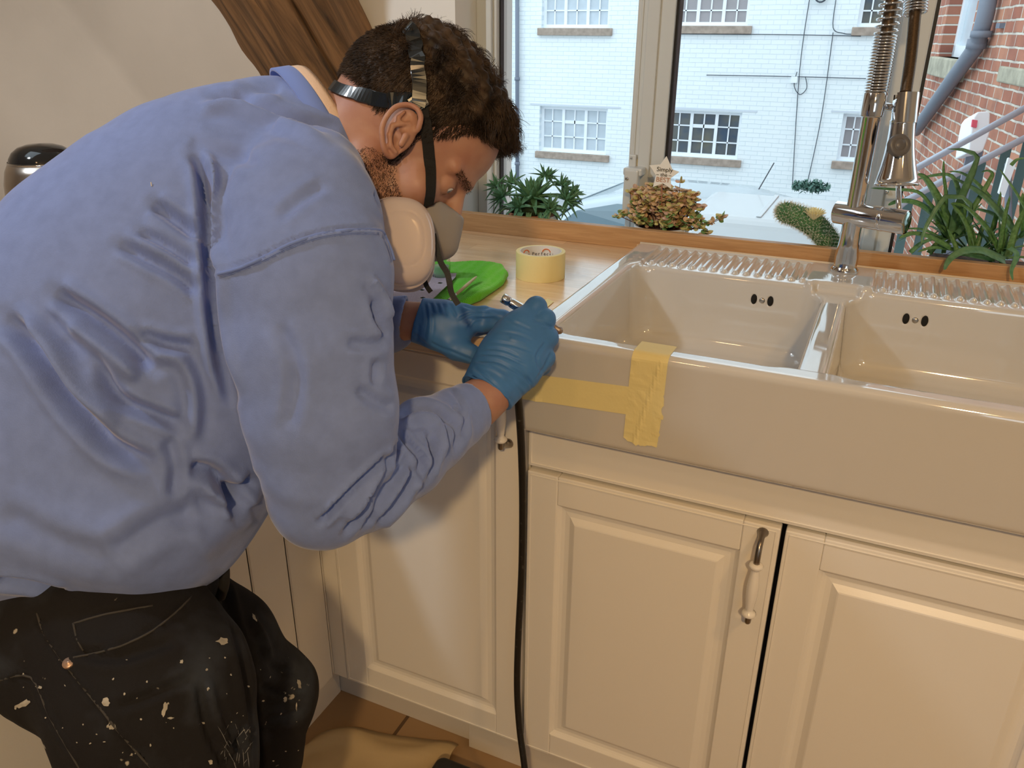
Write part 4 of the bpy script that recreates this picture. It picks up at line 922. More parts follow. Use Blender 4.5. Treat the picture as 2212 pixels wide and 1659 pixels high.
# roll of masking tape
M_tape = mat('masking_tape', (.80, .69, .33), .65, bump=.15, bscale=200)
roll = empty('masking_tape_roll', label='roll of yellow masking tape standing flat on the worktop beside the sink', cat='tape'); rc = on(1167, 597, 2, ZW)
rR, rH = .0455, .0485
mk().lathe([(.0385, .0), (rR - .0004, 0), (rR, .0004), (rR, rH - .0004), (rR - .0004, rH), (.0385, rH), (.0385, 0)], (rc[0], rc[1], ZW), (0, 0, 1), 96).obj('tape_layers', M_tape, roll, smooth=True, bevel=.0003)
core = mk().lathe([(.0370, .0), (.0385, 0), (.0385, rH + .0002), (.0370, rH + .0002), (.0370, 0)], (rc[0], rc[1], ZW), (0, 0, 1), 96).obj('core', mat('card_core', (.72, .70, .66), .7), roll, smooth=True, bevel=.0002)
M_prt = mat('printed_black', (.03, .03, .035), .6); M_org = mat('printed_orange', (.75, .16, .03), .6)
def core_text(body, ang, z, size, mt):
    for i, ch in enumerate(body):
        a = ang - (i - (len(body) - 1) / 2) * size * .60 / .0368; nn = arr([-math.cos(a), -math.sin(a), 0]); X = arr([rc[0], rc[1], ZW + z]) - nn * .0366
        text3('print', ch, X, size, np.cross((0, 0, 1), nn), (0, 0, 1), mt, core, .0001)
vang = math.atan2(rc[1] - CAMP[1], rc[0] - CAMP[0])
core_text('Perfection', vang - .28, .0335, .0092, M_prt); core_text('ction', vang + .95, .0335, .0092, M_prt)
for aa in (vang - .30, vang + .85):
    pts = []
    for t in np.linspace(0, math.pi, 14):
        a = aa - math.cos(t) * .0075 / .0366 ; pts.append(arr([rc[0] + math.cos(a) * .0364, rc[1] + math.sin(a) * .0364, ZW + .0375 + .0055 * math.sin(t)]))
    mk().tube(pts, .0009, 6).obj('print', M_org, core, smooth=True)
m = mk(); a = rc + arr([math.cos(-2.3) * rR, math.sin(-2.3) * rR, 0])
# loose scraps
def scrap(pts, lab):
    m = mk(); c = sum(pts) / len(pts); m.add(list(pts), [tuple(range(len(pts)))]); return m.obj('tape_scrap', M_tape, solid=.0004, label=lab, cat='tape')
scrap([on(u, v, 2, ZW + .0012) for u, v in ((1168, 652), (1183, 645), (1196, 652), (1182, 664))], 'tiny scrap of masking tape on the worktop by the gloved knuckles')
# masking strips stuck to the sink
def strip_v():
    xa = lambda z: .1690 + (.918 - z) * -.030; xb = lambda z: .2190 + (.918 - z) * -.022
    path = [(.034, .9262), (.020, .9266), (.006, .9267), (-.0005, .9267)] + [(-.001 - .0116 * math.sin(t), .915 + .0116 * math.cos(t)) for t in np.linspace(.2, math.pi / 2, 6)] + [(-.0127, z) for z in np.linspace(.908, .797, 26)]
    rr = random.Random(8); G = []
    for i, (y, z) in enumerate(path):
        row = []; n = 16
        for j in range(n + 1):
            s = j / n; x = xa(z) * (1 - s) + xb(z) * s + (rr.uniform(-.0018, .0008) if j == n and z < .87 else 0); k = 0
            if y < -.012:
                k = .0004 + max(0, mnoise.noise(Vector((s * 4, z * 90, 1)))) * .0012 + .0012 * math.exp(-((s - .58 - (z - .86) * 4) / .05) ** 2)
            row.append((x, y - k, z))
        G.append(row)
    e = G[-1]; row = [(x, y - .0006, z - (.0075 * math.sin(min(1, j / 12) * 2.6) + rr.uniform(0, .003))) for j, (x, y, z) in enumerate(e)]; G.append(row)
    m = mk(); m.grid(G); return m
strip_v().obj('masking_strip', M_tape, smooth=False, solid=.00025, label='vertical strip of masking tape folded over the sink\'s front rim', cat='tape', fixn=False)
m = mk(); G = []; rr = random.Random(2)
for j in range(41):
    s = j / 40; x = -.0048 + s * .2215; zt1 = .866 + .011 * s; zb1 = .8235 + .011 * s; row = []
    for i in range(9):
        t = i / 8; z = zb1 * (1 - t) + zt1 * t; xx = x + (rr.uniform(-.002, .003) if j == 40 else 0); k = .0003 + .0006 * max(0, mnoise.noise(Vector((x * 40, z * 60, 3)))) + (.0022 * math.exp(-((x - .03 + t * .01) / .006) ** 2) * (1 - t) ** 3)
        yy = -.0124 - k
        if x < .004: yy = -.0124 + .0105 * ((.004 - x) / .0088) ** 2 - k
        row.append((xx, yy, z))
    G.append(row)
m.grid(G); m.obj('masking_strip', M_tape, solid=.00025, label='horizontal strip of masking tape across the left end of the sink front', cat='tape', fixn=False)
# kettle
ket = empty('kettle', label='brushed steel kettle with a black domed lid, behind the man\'s back at far left', cat='kettle'); kx, ky = -.815, -.10
kz_ = ZW
M_brush = mat('brushed_kettle_steel', (.62, .56, .50), .24, metal=1)
mk().lathe([(0, .0), (.060, 0), (.064, .004), (.064, .012)], (kx, ky, kz_), (0, 0, 1), 40).obj('base', M_black, ket, smooth=True)
mk().lathe([(.062, .013), (.0635, .02), (.0650, .08), (.0660, .13), (.0660, .160), (.0635, .185), (.0585, .204), (.0525, .215), (.050, .216)], (kx, ky, kz_), (0, 0, 1), 56).obj('kettle_body', M_brush, ket, smooth=True)
mk().lathe([(.0515, .2155), (.0528, .217), (.0515, .219)], (kx, ky, kz_), (0, 0, 1), 56).obj('rim', M_chrome, ket, smooth=True)
lid = mk().lathe([(.0510, .217), (.0490, .224), (.043, .233), (.033, .2405), (.020, .2445), (0, .246)], (kx, ky, kz_), (0, 0, 1), 56).obj('kettle_lid', mat('gloss_black_lid', (.010, .011, .012), .10, coat=.5), ket, smooth=True)
hd = nrm(FWD * 1 + RIGHT * .2); hd[2] = 0; hd = nrm(hd)
mk().tube(smooth_path([arr([kx, ky, kz_ + .205]) + hd * .050, arr([kx, ky, kz_ + .215]) + hd * .09, arr([kx, ky, kz_ + .14]) + hd * .115, arr([kx, ky, kz_ + .05]) + hd * .075], 6), .010, 12).obj('handle', M_black, ket, smooth=True)
mk().lathe([(0, .003), (.014, .003), (.016, .0)], arr([kx, ky, kz_ + .175]) + nrm([.55, -.83, 0]) * .0655, nrm([.55, -.83, .1]), 24).obj('gauge', M_black, ket, smooth=True)

# ---------------------------------------------------------------- on the floor
ds = mk(); G = []
pa = [on(u, v, 2, .004) for u, v in ((640, 1640), (690, 1585), (760, 1575), (850, 1588), (940, 1600), (990, 1612))]
far = smooth_path(pa, 8); 
for i, p in enumerate(far):
    row = []
    for j in range(40):
        t = j / 39; q = arr(p) + arr([.02, -.55, 0]) * t; z = .004 + (.016 * max(0, mnoise.noise(Vector((q[0] * 9, q[1] * 9, 0)))) + .010 * abs(mnoise.noise(Vector((q[0] * 26 + 3, q[1] * 22, 1))))) * min(1, t * 4) + .012 * math.exp(-((t - .06 - .03 * math.sin(i * .3)) / .035) ** 2)
        row.append((q[0], q[1], z))
    G.append(row)
ds.grid(G); ds.obj('dust_sheet', mat('paper_dust_sheet', (.50, .38, .22), .8), smooth=True, solid=.001, label='crumpled buff paper dust sheet on the tiled floor', cat='dust sheet')
bp_ = on(1010, 1648, 2, .05)
V, T, Q = sdf_arrays(lambda p: smin(sd_box(p, (bp_[0] - .06, bp_[1] - .20, .016), (bp_[0] + .075, bp_[1] - .002, .055), .018), sd_box(p, (bp_[0] - .02, bp_[1] - .17, .03), (bp_[0] + .05, bp_[1] - .03, .066), .012), .01), bp_ - [.12, .26, .06], bp_ + [.12, .05, .04], .003)
M_bag = mat('speckled_black_case', (.012, .012, .012), .5, noise=1, nscale=70, col2=(.45, .43, .38)); r_ = M_bag.node_tree.nodes['Color Ramp']; r_.color_ramp.elements[0].position = .66; r_.color_ramp.elements[1].position = .70
o = np_mesh('tool_case', V, Q, M_bag); tag(o, 'black case flecked with white paint on the floor by the hose', 'case')
# ---------------------------------------------------------------- the man
from mathutils.bvhtree import BVHTree
M_skin = mat('skin', (.47, .26, .185), .50, sss=.10, noise=.25, nscale=28, col2=(.40, .19, .135), bump=.15, bscale=350, bdist=.0006)
M_hair = mat('dark_brown_hair', (.020, .013, .009), .55, spec=.25, noise=.5, nscale=40, col2=(.085, .054, .034))
M_sweat = mat('blue_sweatshirt_fleece', (.215, .295, .60), .92, spec=.15, sheen=.35, noise=.10, nscale=60, bump=.35, bscale=700, bdist=.0008)
M_rib = mat('blue_ribbing', (.185, .27, .62), .9, spec=.15, sheen=.3)
M_cream = mat('cream_ribbed_collar', (.78, .58, .44), .9, spec=.15, bump=.3, bscale=500)
M_glove = mat('blue_nitrile', (.058, .20, .51), .46, spec=.45, noise=.12, nscale=30, bump=.12, bscale=90, bdist=.001)
M_mask = mat('clear_plastic_cover', (.60, .51, .49), .2, spec=.5, coat=.3, sss=0)
M_maskgrey = mat('grey_silicone', (.30, .28, .265), .5)
M_strapf = mat('black_elastic', (.010, .010, .011), .8, bump=.3, bscale=900)
M_straps = mat('dark_shiny_harness', (.010, .014, .018), .28, spec=.5, coat=.25)
M_strapg = mat('grey_elastic', (.035, .038, .040), .8, bump=.4, bscale=700)

def px2m(r, d): return r * d / FPX
def st(rows): return [P(u, v, d) for u, v, r, d in rows], [px2m(r, d) for u, v, r, d in rows]
VA = FWD                                             # flattening axis of the torso and sleeves

def seg_dist(U, Vv, pts):
    best = np.full(len(U), 1e9); par = np.zeros(len(U)); n = len(pts) - 1
    for i in range(n):
        a = arr(pts[i]); b = arr(pts[i + 1]); d = b - a; L2 = d @ d + 1e-9
        h = np.clip(((U - a[0]) * d[0] + (Vv - a[1]) * d[1]) / L2, 0, 1)
        e = np.hypot(U - a[0] - h * d[0], Vv - a[1] - h * d[1]); k = e < best; best[k] = e[k]; par[k] = (i + h[k]) / n
    return best, par
def folds(V, Q, strokes, dmax=None, only=None, cap=1.0):
    N = vnormals(V, Q); U, Vv, D = pj(V); facing = np.clip(-(N @ FWD) * 2.5 + .35, 0, 1)
    if dmax is not None: facing = facing * (1 / (1 + np.exp((D - dmax) / .012)))
    disp = np.zeros(len(V))
    for amp, w, pts in strokes:
        pts = [tuple(p) for p in smooth_path([(a, b, 0) for a, b in pts], 5)]; pts = [(p[0], p[1]) for p in pts]
        lo = np.min(pts, 0) - 3.2 * w; hi = np.max(pts, 0) + 3.2 * w
        k = np.where((U > lo[0]) & (U < hi[0]) & (Vv > lo[1]) & (Vv < hi[1]))[0]
        if not len(k): continue
        d, t = seg_dist(U[k], Vv[k], pts)
        tap = np.clip(np.minimum(t, 1 - t) * 6 + .15, 0, 1)
        x = d / w; disp[k] += amp * .001 * tap * (np.exp(-x * x) - .35 * np.exp(-((x - 1.9) / .9) ** 2))
    return V + N * (disp * facing * cap)[:, None]
def fbm_disp(V, Q, amp, sc, seed=0):
    N = vnormals(V, Q); o = np.zeros(len(V)); r = np.random.RandomState(seed)
    for _ in range(14):
        k = r.normal(size=3) * sc; o += np.sin(V @ k + r.uniform(0, 6.3))
    return V + N * (o / 14 ** .5 * amp)[:, None]
def press(V, e=0.):                                  # he leans against the panelled run and its worktop
    V = V.copy(); k = (V[:, 0] < -.416 + e) & (V[:, 2] < .925); t = np.clip((.925 - V[:, 2]) / .03, 0, 1); V[k, 0] = (V[:, 0] * (1 - t) + (-.416 + e) * t)[k]; return V
def bvh_of(V, Q): return BVHTree.FromPolygons([tuple(x) for x in V], [tuple(int(i) for i in q) for q in Q])
def hit(b, u, v):
    r = ray(u, v); h = b.ray_cast(Vector(CAMP), Vector(r).normalized()); return (arr(h[0]), arr(h[1])) if h[0] is not None else (None, None)
def lay(b, pts, off=0., k=5, dflt=None):             # lay a line on a surface; returns points and normals
    out = []; last = None
    for p in smooth_path([(a, c, 0) for a, c in pts], k):
        X, Nn = hit(b, p[0], p[1])
        if X is None:
            if last is None: continue
            X = P(p[0], p[1], last[2]); Nn = last[1]; out.append((X + Nn * off, Nn)); continue
        if Nn @ FWD > 0: Nn = -Nn
        last = (X, Nn, (X - CAMP) @ FWD); out.append((X + Nn * off, Nn))
    return out
def ribbon(m, seq, w, th):                           # flat band following points with normals
    G = [[], [], [], []]; n = len(seq)
    for i, (X, Nn) in enumerate(seq):
        T = nrm(seq[min(i + 1, n - 1)][0] - seq[max(i - 1, 0)][0]); B = nrm(np.cross(T, Nn)); Nn = np.cross(B, T); ww = w[i] if hasattr(w, '__len__') else w
        for g, (a, c) in zip(G, ((-1, 0), (1, 0), (1, 1), (-1, 1))): g.append(X + B * a * ww / 2 + Nn * c * th)
    G.append(G[0]); m.grid([list(r) for r in zip(*G)]); k = len(seq)
    m.add([g[0] for g in G[:4]], [(0, 1, 2, 3)]); m.add([g[-1] for g in G[:4]], [(3, 2, 1, 0)])

# ---- head frame
HD = .97
HC = P(858, 293, HD); a_ = math.radians(45); yw = math.radians(8)
F0 = math.cos(a_) * RIGHT - math.sin(a_) * UP
HF = math.cos(yw) * F0 + math.sin(yw) * FWD; HL = math.cos(yw) * FWD - math.sin(yw) * F0; HU = math.sin(a_) * RIGHT + math.cos(a_) * UP
HR = np.stack([HF, HL, HU], 1)
def hl(p): return (p - HC) @ HR
def hw(x): return HC + HR @ arr(x)
ear_d = .893
def E(X, Y, off=0): return P(800 + X / 3.949, 180 + Y / 3.949, ear_d - off)
helix = [E(330, 420, -.004), E(400, 400, 0), E(424, 340, .004), E(430, 280, .006), E(400, 220, .008), E(340, 187, .009), E(275, 184, .011), E(210, 205, .013), E(152, 265, .014), E(112, 335, .013), E(97, 400, .012), E(103, 480, .010), E(115, 555, .007), E(140, 605, .003)]
helix = smooth_path(helix, 3)
def ear_sdf(p):
    c = E(265, 385); ax = nrm(E(215, 640) - E(330, 185)); nz = nrm(-FWD * 1.0 + RIGHT * .25 * 0); bx_ = np.cross(ax, nz); R = np.stack([ax, bx_, nz], 1)
    plate = sd_ell(p, E(265, 370, -.004), (.0300, .0185, .0085), R)
    lobe = sd_ell(p, E(175, 575, -.001), (.0100, .0088, .0046), R)
    d = smin(plate, lobe, .007)
    d = smax(d, -sd_ell(p, E(300, 290, .010), (.0125, .0090, .0085), R), .002)          # scapha and fossa
    d = smax(d, -sd_ell(p, E(215, 400, .007), (.0085, .0085, .0085), R), .003)          # cymba
    d = smax(d, -sd_ell(p, E(225, 500, .006), (.0130, .0075, .0100), R), .003)         # concha
    hx = None
    for i in range(len(helix) - 1):
        s = sd_cap(p, helix[i], helix[i + 1], .0031); hx = s if hx is None else np.minimum(hx, s)
    d = smin(d, hx, .0025)
    ah = sd_chain(p, [E(330, 345, .003), E(270, 345, .006), E(190, 360, .008), E(165, 440, .008), E(170, 530, .006), E(215, 585, .003)], [.0022, .0026, .0028, .0028, .0028, .0024], k=.002)
    ah2 = sd_chain(p, [E(235, 350, .007), E(240, 290, .007), E(290, 245, .006)], [.0022, .0022, .0018], k=.002)
    d = smin(smin(d, ah, .003), ah2, .003)
    tr = sd_cap(p, E(300, 450, .004), E(262, 520, .004), .0040, .0032)
    cr = sd_cap(p, E(330, 420, .0), E(250, 395, .0), .0035, .0022)
    return smin(smin(d, tr, .003), cr, .003)
def head_core(p):
    q = hl(p); qa = q.copy(); qa[:, 1] = np.abs(qa[:, 1])
    d = sd_ell(q, (-.004, 0, .042), (.100, .0755, .083))
    d = smin(d, sd_ell(q, (.045, 0, .045), (.0555, .058, .058)), .03)
    d = smin(d, sd_ell(q, (.048, 0, -.035), (.050, .055, .062)), .025)
    d = smin(d, sd_cap(qa, (.005, .052, -.052), (.066, .026, -.098), .017, .016), .022)
    d = smin(d, sd_ell(q, (.074, 0, -.094), (.022, .024, .020)), .016)
    d = smin(d, sd_ell(qa, (.066, .042, -.028), (.020, .020, .020)), .018)
    d = smin(d, sd_cap(qa, (.0985, .012, .020), (.080, .047, .017), .0090, .0080), .010)
    d = smin(d, sd_cap(q, (.100, 0, .006), (.118, 0, -.026), .0075, .0110), .010)
    d = smin(d, sd_cap(qa, (.108, .012, -.030), (.104, .010, -.028), .0075), .006)
    d = smax(d, -sd_ell(qa, (.105, .031, -.004), (.0175, .0175, .0125)), .010)
    lid = sd_ell(qa, (.0815, .031, -.002), (.0142, .0150, .0140))
    lid = smax(lid, -sd_ell(qa, (.097, .030, -.0045), (.0075, .0150, .0042)), .0012)
    d = smin(d, lid, .003)
    d = smin(d, sd_cap(q, (.094, -.022, -.066), (.094, .022, -.066), .006), .006)
    return d
NB = P(672, 345, 1.0)
def head_sdf(p):
    d = head_core(p)
    nk = sd_cap(p, hw((-.030, 0, -.030)), NB, .0570, .0640, sc=(HL, .95)); d = smin(d, nk, .028)
    return smin(d, ear_sdf(p), .004)
def body_sdf(p):                                     # everything under the clothes
    tp, tr = st([(690, 330, 100, .99), (600, 420, 165, .97), (480, 560, 235, .95), (360, 740, 270, .94), (270, 920, 265, .94), (210, 1100, 240, .93), (200, 1260, 190, .93)])
    d = sd_chain(p, tp, tr, (VA, .72), k=.05)
    ap, ar_ = st([(660, 420, 110, .86), (672, 600, 105, .83), (690, 850, 92, .83), (695, 1060, 72, .85)]); d = smin(d, sd_chain(p, ap, ar_, k=.02), .03)
    fp, fr = st([(695, 1060, 72, .85), (800, 1015, 72, .88), (940, 925, 52, .96), (1035, 872, 44, 1.02), (1062, 850, 43, 1.035)]); d = smin(d, sd_chain(p, fp, fr, k=.02), .01)
    hp_, hr = st([(1062, 850, 44, 1.035), (1075, 820, 30, 1.045), (1110, 775, 30, 1.06)]); d = smin(d, sd_chain(p, hp_, hr, (VA, .8), k=.01), .01)
    lp, lr_ = st([(700, 430, 95, 1.12), (690, 620, 80, 1.20), (680, 760, 60, 1.24)]); d = smin(d, sd_chain(p, lp, lr_, k=.02), .03)
    lp, lr_ = st([(680, 760, 60, 1.24), (780, 715, 52, 1.20), (870, 692, 40, 1.155), (910, 692, 37, 1.15), (932, 695, 22, 1.15), (985, 700, 16, 1.15)]); d = smin(d, sd_chain(p, lp, lr_, (VA, .82), k=.01), .01)
    d = smin(d, sd_cap(p, P(200, 1320, .97), P(230, 1340, .90), .07, .07), .03)
    for rows in LEGS:
        lp, lr_ = st([(u, v, r * .80, dd) for u, v, r, dd in rows[:-1]]); d = smin(d, sd_chain(p, lp, lr_, (VA, .72) if rows is LEGS[0] else None, k=.01), .01)
    return d
kn_r = P(385, 1800, .88); an_r = np.array([kn_r[0] - .10, kn_r[1] - .06, .10])
def rowof(X, r): u, v, d = pj(X); return (float(u), float(v), r * FPX / float(d), float(d))
kn_l = P(566, 1500, 1.07)
an_l = np.array([kn_l[0] - .05, kn_l[1] - .14, .10])
LEGS = [[(215, 1350, 225, .895), (325, 1500, 212, .845), (348, 1659, 196, .85), (372, 1800, 165, .88), rowof(an_r + [0, 0, .12], .075), rowof(an_r, .070)],
        [(345, 1335, 160, 1.00), (470, 1400, 122, 1.03), (573, 1500, 104, 1.07), rowof(kn_l * .6 + an_l * .4 + [.004, .01, 0], .066), rowof(an_l + [0, 0, .10], .066), rowof(an_l, .066)]]

person = empty('person', label='man in a blue sweatshirt and paint-stained dark jeans, bending over the sink corner', cat='person')
Vh, Th, Qh = sdf_arrays(head_sdf, HC - .22, HC + .22, .0017, margin=1.5)
kz = (Vh - NB) @ nrm(NB - HC)
# facial creases and the ear's hollow are in the form; skin joins the body inside the collar
Vb, Tb, Qb = sdf_arrays(body_sdf, arr([-.80, -1.05, .08]), arr([.35, .35, 1.45]), .005, margin=2.0)
Vb = fbm_disp(Vb, Qb, .0006, 60)
Vb = press(Vb, .002)
body = np_mesh('body', np.concatenate([Vh, Vb]), np.concatenate([Qh, Qb + len(Vh)]), M_skin, person)
bv_head = bvh_of(Vh, Qh)

# ---- eyes
M_eye = mat('eye_white', (.72, .70, .68), .1, coat=.5)
M_iris = mat('grey_iris', (.12, .15, .17), .1, coat=.5); M_pupil = mat('pupil', (.005, .005, .005), .1)
for s in (-1, 1):
    c = hw((.0822, s * .031, -.0025)); gz = nrm(hw((1, s * .031 - .02, -.35)) - c)
    m = mk(); prof = [(math.sin(t) * .0128, math.cos(t) * .0128) for t in np.linspace(0.001, math.pi - .001, 40)]
    m.lathe(prof, c, gz, 32); m.m = []
    for i in range(39):
        t = (i + .5) / 39 * math.pi; m.m.extend([2 if t < .17 else (1 if t < .46 else 0)] * 32)
    m.obj('eye', [M_eye, M_iris, M_pupil], person, smooth=True)

# ---- hair
rng = np.random.RandomState(7)
def hair_field(q):                                   # q local points on the scalp -> (mask, length)
    x, y, z = q[:, 0], np.abs(q[:, 1]), q[:, 2]
    # hair line: forehead up at x~.075,z~.085; temple; over the ear; nape
    front = np.interp(z, [.0, .02, .045, .07, .085, .12], [.022, .040, .060, .075, .080, .20])
    low = np.interp(x, [-.12, -.075, -.045, -.015, .005, .03, .06, .1], [-.045, -.050, -.030, .006, .016, .010, .030, .055])
    m = (x < front) & (z > low)
    side = (x < .030) & (x > .006) & (z > -.030) & (y > .05); m |= side
    top = np.clip((z - .060) / .045, 0, 1) * np.clip((x + .082) / .02, 0, 1)
    return m, .010 + .030 * top, top
def make_strands(roots, normals, rngs, n, lenf, kind):
    pass
A = Vh[Qh].mean(1); Nf = np.cross(Vh[Qh[:, 2]] - Vh[Qh[:, 0]], Vh[Qh[:, 3]] - Vh[Qh[:, 1]]); ar2 = np.linalg.norm(Nf, axis=1); Nf = Nf / (ar2[:, None] + 1e-12)
qh = hl(A); core = head_core(A) < .0015
hm, hlen, htop = hair_field(qh); hm &= core
def sample(mask, n, wt=None):
    idx = np.where(mask)[0]; w = ar2[idx] * (wt[idx] if wt is not None else 1); return idx[np.searchsorted(np.cumsum(w) / w.sum(), rng.rand(n)).clip(0, len(idx) - 1)]
def strands(idx, L, dirf, nseg, r0, mt, name, parent, curl=0, gravity=0, locks=0):
    n = len(idx); root = A[idx] + (rng.rand(n, 3) - .5) * .0016; Nn = Nf[idx]; q = qh[idx]; pts = [root - Nn * .0012]
    d = dirf(q, Nn); d /= np.linalg.norm(d, axis=1, keepdims=True); cur = root; ph = rng.rand(n) * 6.28; fr = 1.2 + rng.rand(n) * 1.2
    
    if locks:
        ck = rng.choice(n, locks, replace=False); cen = A[idx][ck]; own = np.zeros(n, int)
        for a0 in range(0, n, 2000): own[a0:a0 + 2000] = np.argmin(((A[idx][a0:a0 + 2000, None] - cen[None]) ** 2).sum(-1), 1)
        lead = ck[own]; d = d * .5 + d[lead] * .5; d /= np.linalg.norm(d, axis=1, keepdims=True); ph = ph[lead] + rng.normal(size=n) * .6; fr = fr[lead]; L = L[lead] * (.85 + .2 * rng.rand(n))
    side = np.cross(d, Nn)
    if locks: side = side[lead]
    side /= np.linalg.norm(side, axis=1, keepdims=True) + 1e-9
    for s in range(nseg):
        t = (s + 1) / nseg
        dd = d + side * (curl * np.sin(ph + t * 6.28 * fr * .5))[:, None] + Nn * (curl * .9 * np.cos(ph + t * 6.28 * fr * .5))[:, None]
        if gravity: dd = dd + np.array([0, 0, -1.]) * gravity * t
        dd /= np.linalg.norm(dd, axis=1, keepdims=True); cur = cur + dd * (L / nseg)[:, None]; pts.append(cur)
    pts = np.stack(pts, 1); k = nseg + 1
    if locks: tt = np.linspace(0, 1, k)[None, :, None]; pts = pts + (pts[lead] - pts) * (.42 * tt)
    T = np.gradient(pts, axis=1); T /= np.linalg.norm(T, axis=2, keepdims=True) + 1e-9
    ref = rng.normal(size=(n, 1, 3)); B1 = np.cross(T, ref); B1 /= np.linalg.norm(B1, axis=2, keepdims=True) + 1e-9; B2 = np.cross(T, B1)
    rr = r0 * (1 - .75 * np.linspace(0, 1, k) ** 1.5)[None, :, None]
    V = np.stack([pts + rr * (math.cos(a) * B1 + math.sin(a) * B2) for a in (0, 2.094, 4.189)], 2).reshape(-1, 3)
    base = np.arange(n)[:, None, None] * (k * 3) + np.arange(nseg)[None, :, None] * 3; j = np.arange(3)[None, None, :]
    Q = np.stack([base + j, base + (j + 1) % 3, base + 3 + (j + 1) % 3, base + 3 + j], -1).reshape(-1, 4)
    return V, Q
def comb(q, Nn):
    top = np.clip((q[:, 2] - .055) / .045, 0, 1)[:, None]; n = len(q)
    fwd = np.array([.75, 0, -.25]); backd = np.array([-.45, 0, -.85]); sidef = np.array([.1, 0, -1.0])
    bk = np.clip((-q[:, 0] - .03) / .05, 0, 1)[:, None]
    low = sidef * (1 - bk) + backd * bk
    loc = low * (1 - top) + fwd * top
    clump = np.stack([np.sin(q[:, 0] * 170 + q[:, 1] * 90), np.sin(q[:, 1] * 150 + 1.3 + q[:, 0] * 60), np.cos(q[:, 0] * 120 - q[:, 1] * 130)], 1)
    w = loc @ HR.T; w = w + (clump @ HR.T) * (.42 * top + .10) + rng.normal(size=(n, 3)) * (.10 + .14 * top)
    w = w - Nn * (w * Nn).sum(1, keepdims=True) * .9
    return w + Nn * (.42 - .08 * top)
i1 = sample(hm, 26000); V1, Q1 = strands(i1, (np.minimum(hlen[i1], .024) * (.7 + .4 * rng.rand(len(i1)))), comb, 6, .00042, None, '', None, curl=.45)
tp_ = hm & (htop > .25); i2 = sample(tp_, 10000); V2, Q2 = strands(i2, (.034 + .018 * rng.rand(len(i2))) * (.55 + .45 * htop[i2]), comb, 9, .00040, None, '', None, curl=1.15, gravity=.25, locks=700)
fr_ = hm & (qh[:, 0] > .052) & (htop > .2)
def combf(q, Nn):
    n = len(q); w = np.tile(HR @ arr([.75, -.02, .0]), (n, 1)) + rng.normal(size=(n, 3)) * .28 + RIGHT * .25; return w + Nn * .3
i3 = sample(fr_, 2600); V3, Q3 = strands(i3, .034 + .022 * rng.rand(len(i3)), combf, 11, .00042, None, '', None, curl=1.25, gravity=.6, locks=260)
# cap that fills the scalp between strands
def cap_sdf(p):
    q = hl(p); d = head_core(p); top = np.clip((q[:, 2] - .055) / .05, 0, 1) * np.clip((q[:, 0] + .082) / .02, 0, 1)
    x, y, z = q[:, 0], np.abs(q[:, 1]), q[:, 2]
    front = np.interp(z, [.0, .02, .045, .07, .085, .12], [.014, .032, .052, .068, .074, .20]); low = np.interp(x, [-.12, -.075, -.045, -.015, .005, .03, .06, .1], [-.033, -.038, -.018, .016, .026, .020, .038, .060])
    h = d - (.0012 + .0130 * top)
    return smax(smax(h, (x - front) * .8, .008), (low - z) * .8, .008)
Vc, Tc, Qc = sdf_arrays(cap_sdf, HC - .17, HC + .17, .0026, margin=2.5)
lump = np.sin(Vc @ arr([310, 200, 120])) * np.sin(Vc @ arr([-120, 260, 240])) + np.sin(Vc @ arr([90, -330, 210]) + 1)
Nc = vnormals(Vc, Qc); tc2 = np.clip((hl(Vc)[:, 2] - .05) / .05, 0, 1)
Vc = Vc + Nc * (lump * .0022 * tc2)[:, None]
HV = [Vc, V1, V2, V3]; HQ = []; o_ = 0
for v_, q_ in zip(HV, [Qc, Q1, Q2, Q3]): HQ.append(q_ + o_); o_ += len(v_)
np_mesh('hair', np.concatenate(HV), np.concatenate(HQ), M_hair, person)
# stubble and eyebrow
bm_ = core & (qh[:, 1] < 0) & (qh[:, 2] < np.interp(qh[:, 0], [-.02, .0, .02, .04, .07, .09], [-.03, -.012, -.010, -.040, -.055, -.05])) & (qh[:, 0] > np.interp(qh[:, 2], [-.12, -.06, -.02], [.02, -.012, .002])) & (qh[:, 2] > -.125)
ib = sample(bm_, 9500); Vs, Qs = strands(ib, .0022 + .0022 * rng.rand(len(ib)), lambda q, Nn: Nn * .6 + (HR @ arr([.35, 0, -.8])) + rng.normal(size=(len(q), 3)) * .35, 2, .00023, None, '', None)
np_mesh('beard_stubble', Vs, Qs, mat('stubble_hair', (.07, .035, .02), .6), person)
eb = core & (np.abs(qh[:, 1]) > .010) & (np.abs(qh[:, 1]) < .050) & (np.abs(qh[:, 2] - .0155) < .0042) & (qh[:, 0] > .07)
ie = sample(eb, 900); Ve, Qe = strands(ie, .0035 + .003 * rng.rand(len(ie)), lambda q, Nn: Nn * .18 + np.sign(q[:, 1:2]) * HL * .7 - HF * .2 + HU * .1 + rng.normal(size=(len(q), 3)) * .22, 3, .00018, None, '', None)
np_mesh('eyebrow', Ve, Qe, M_hair, person)

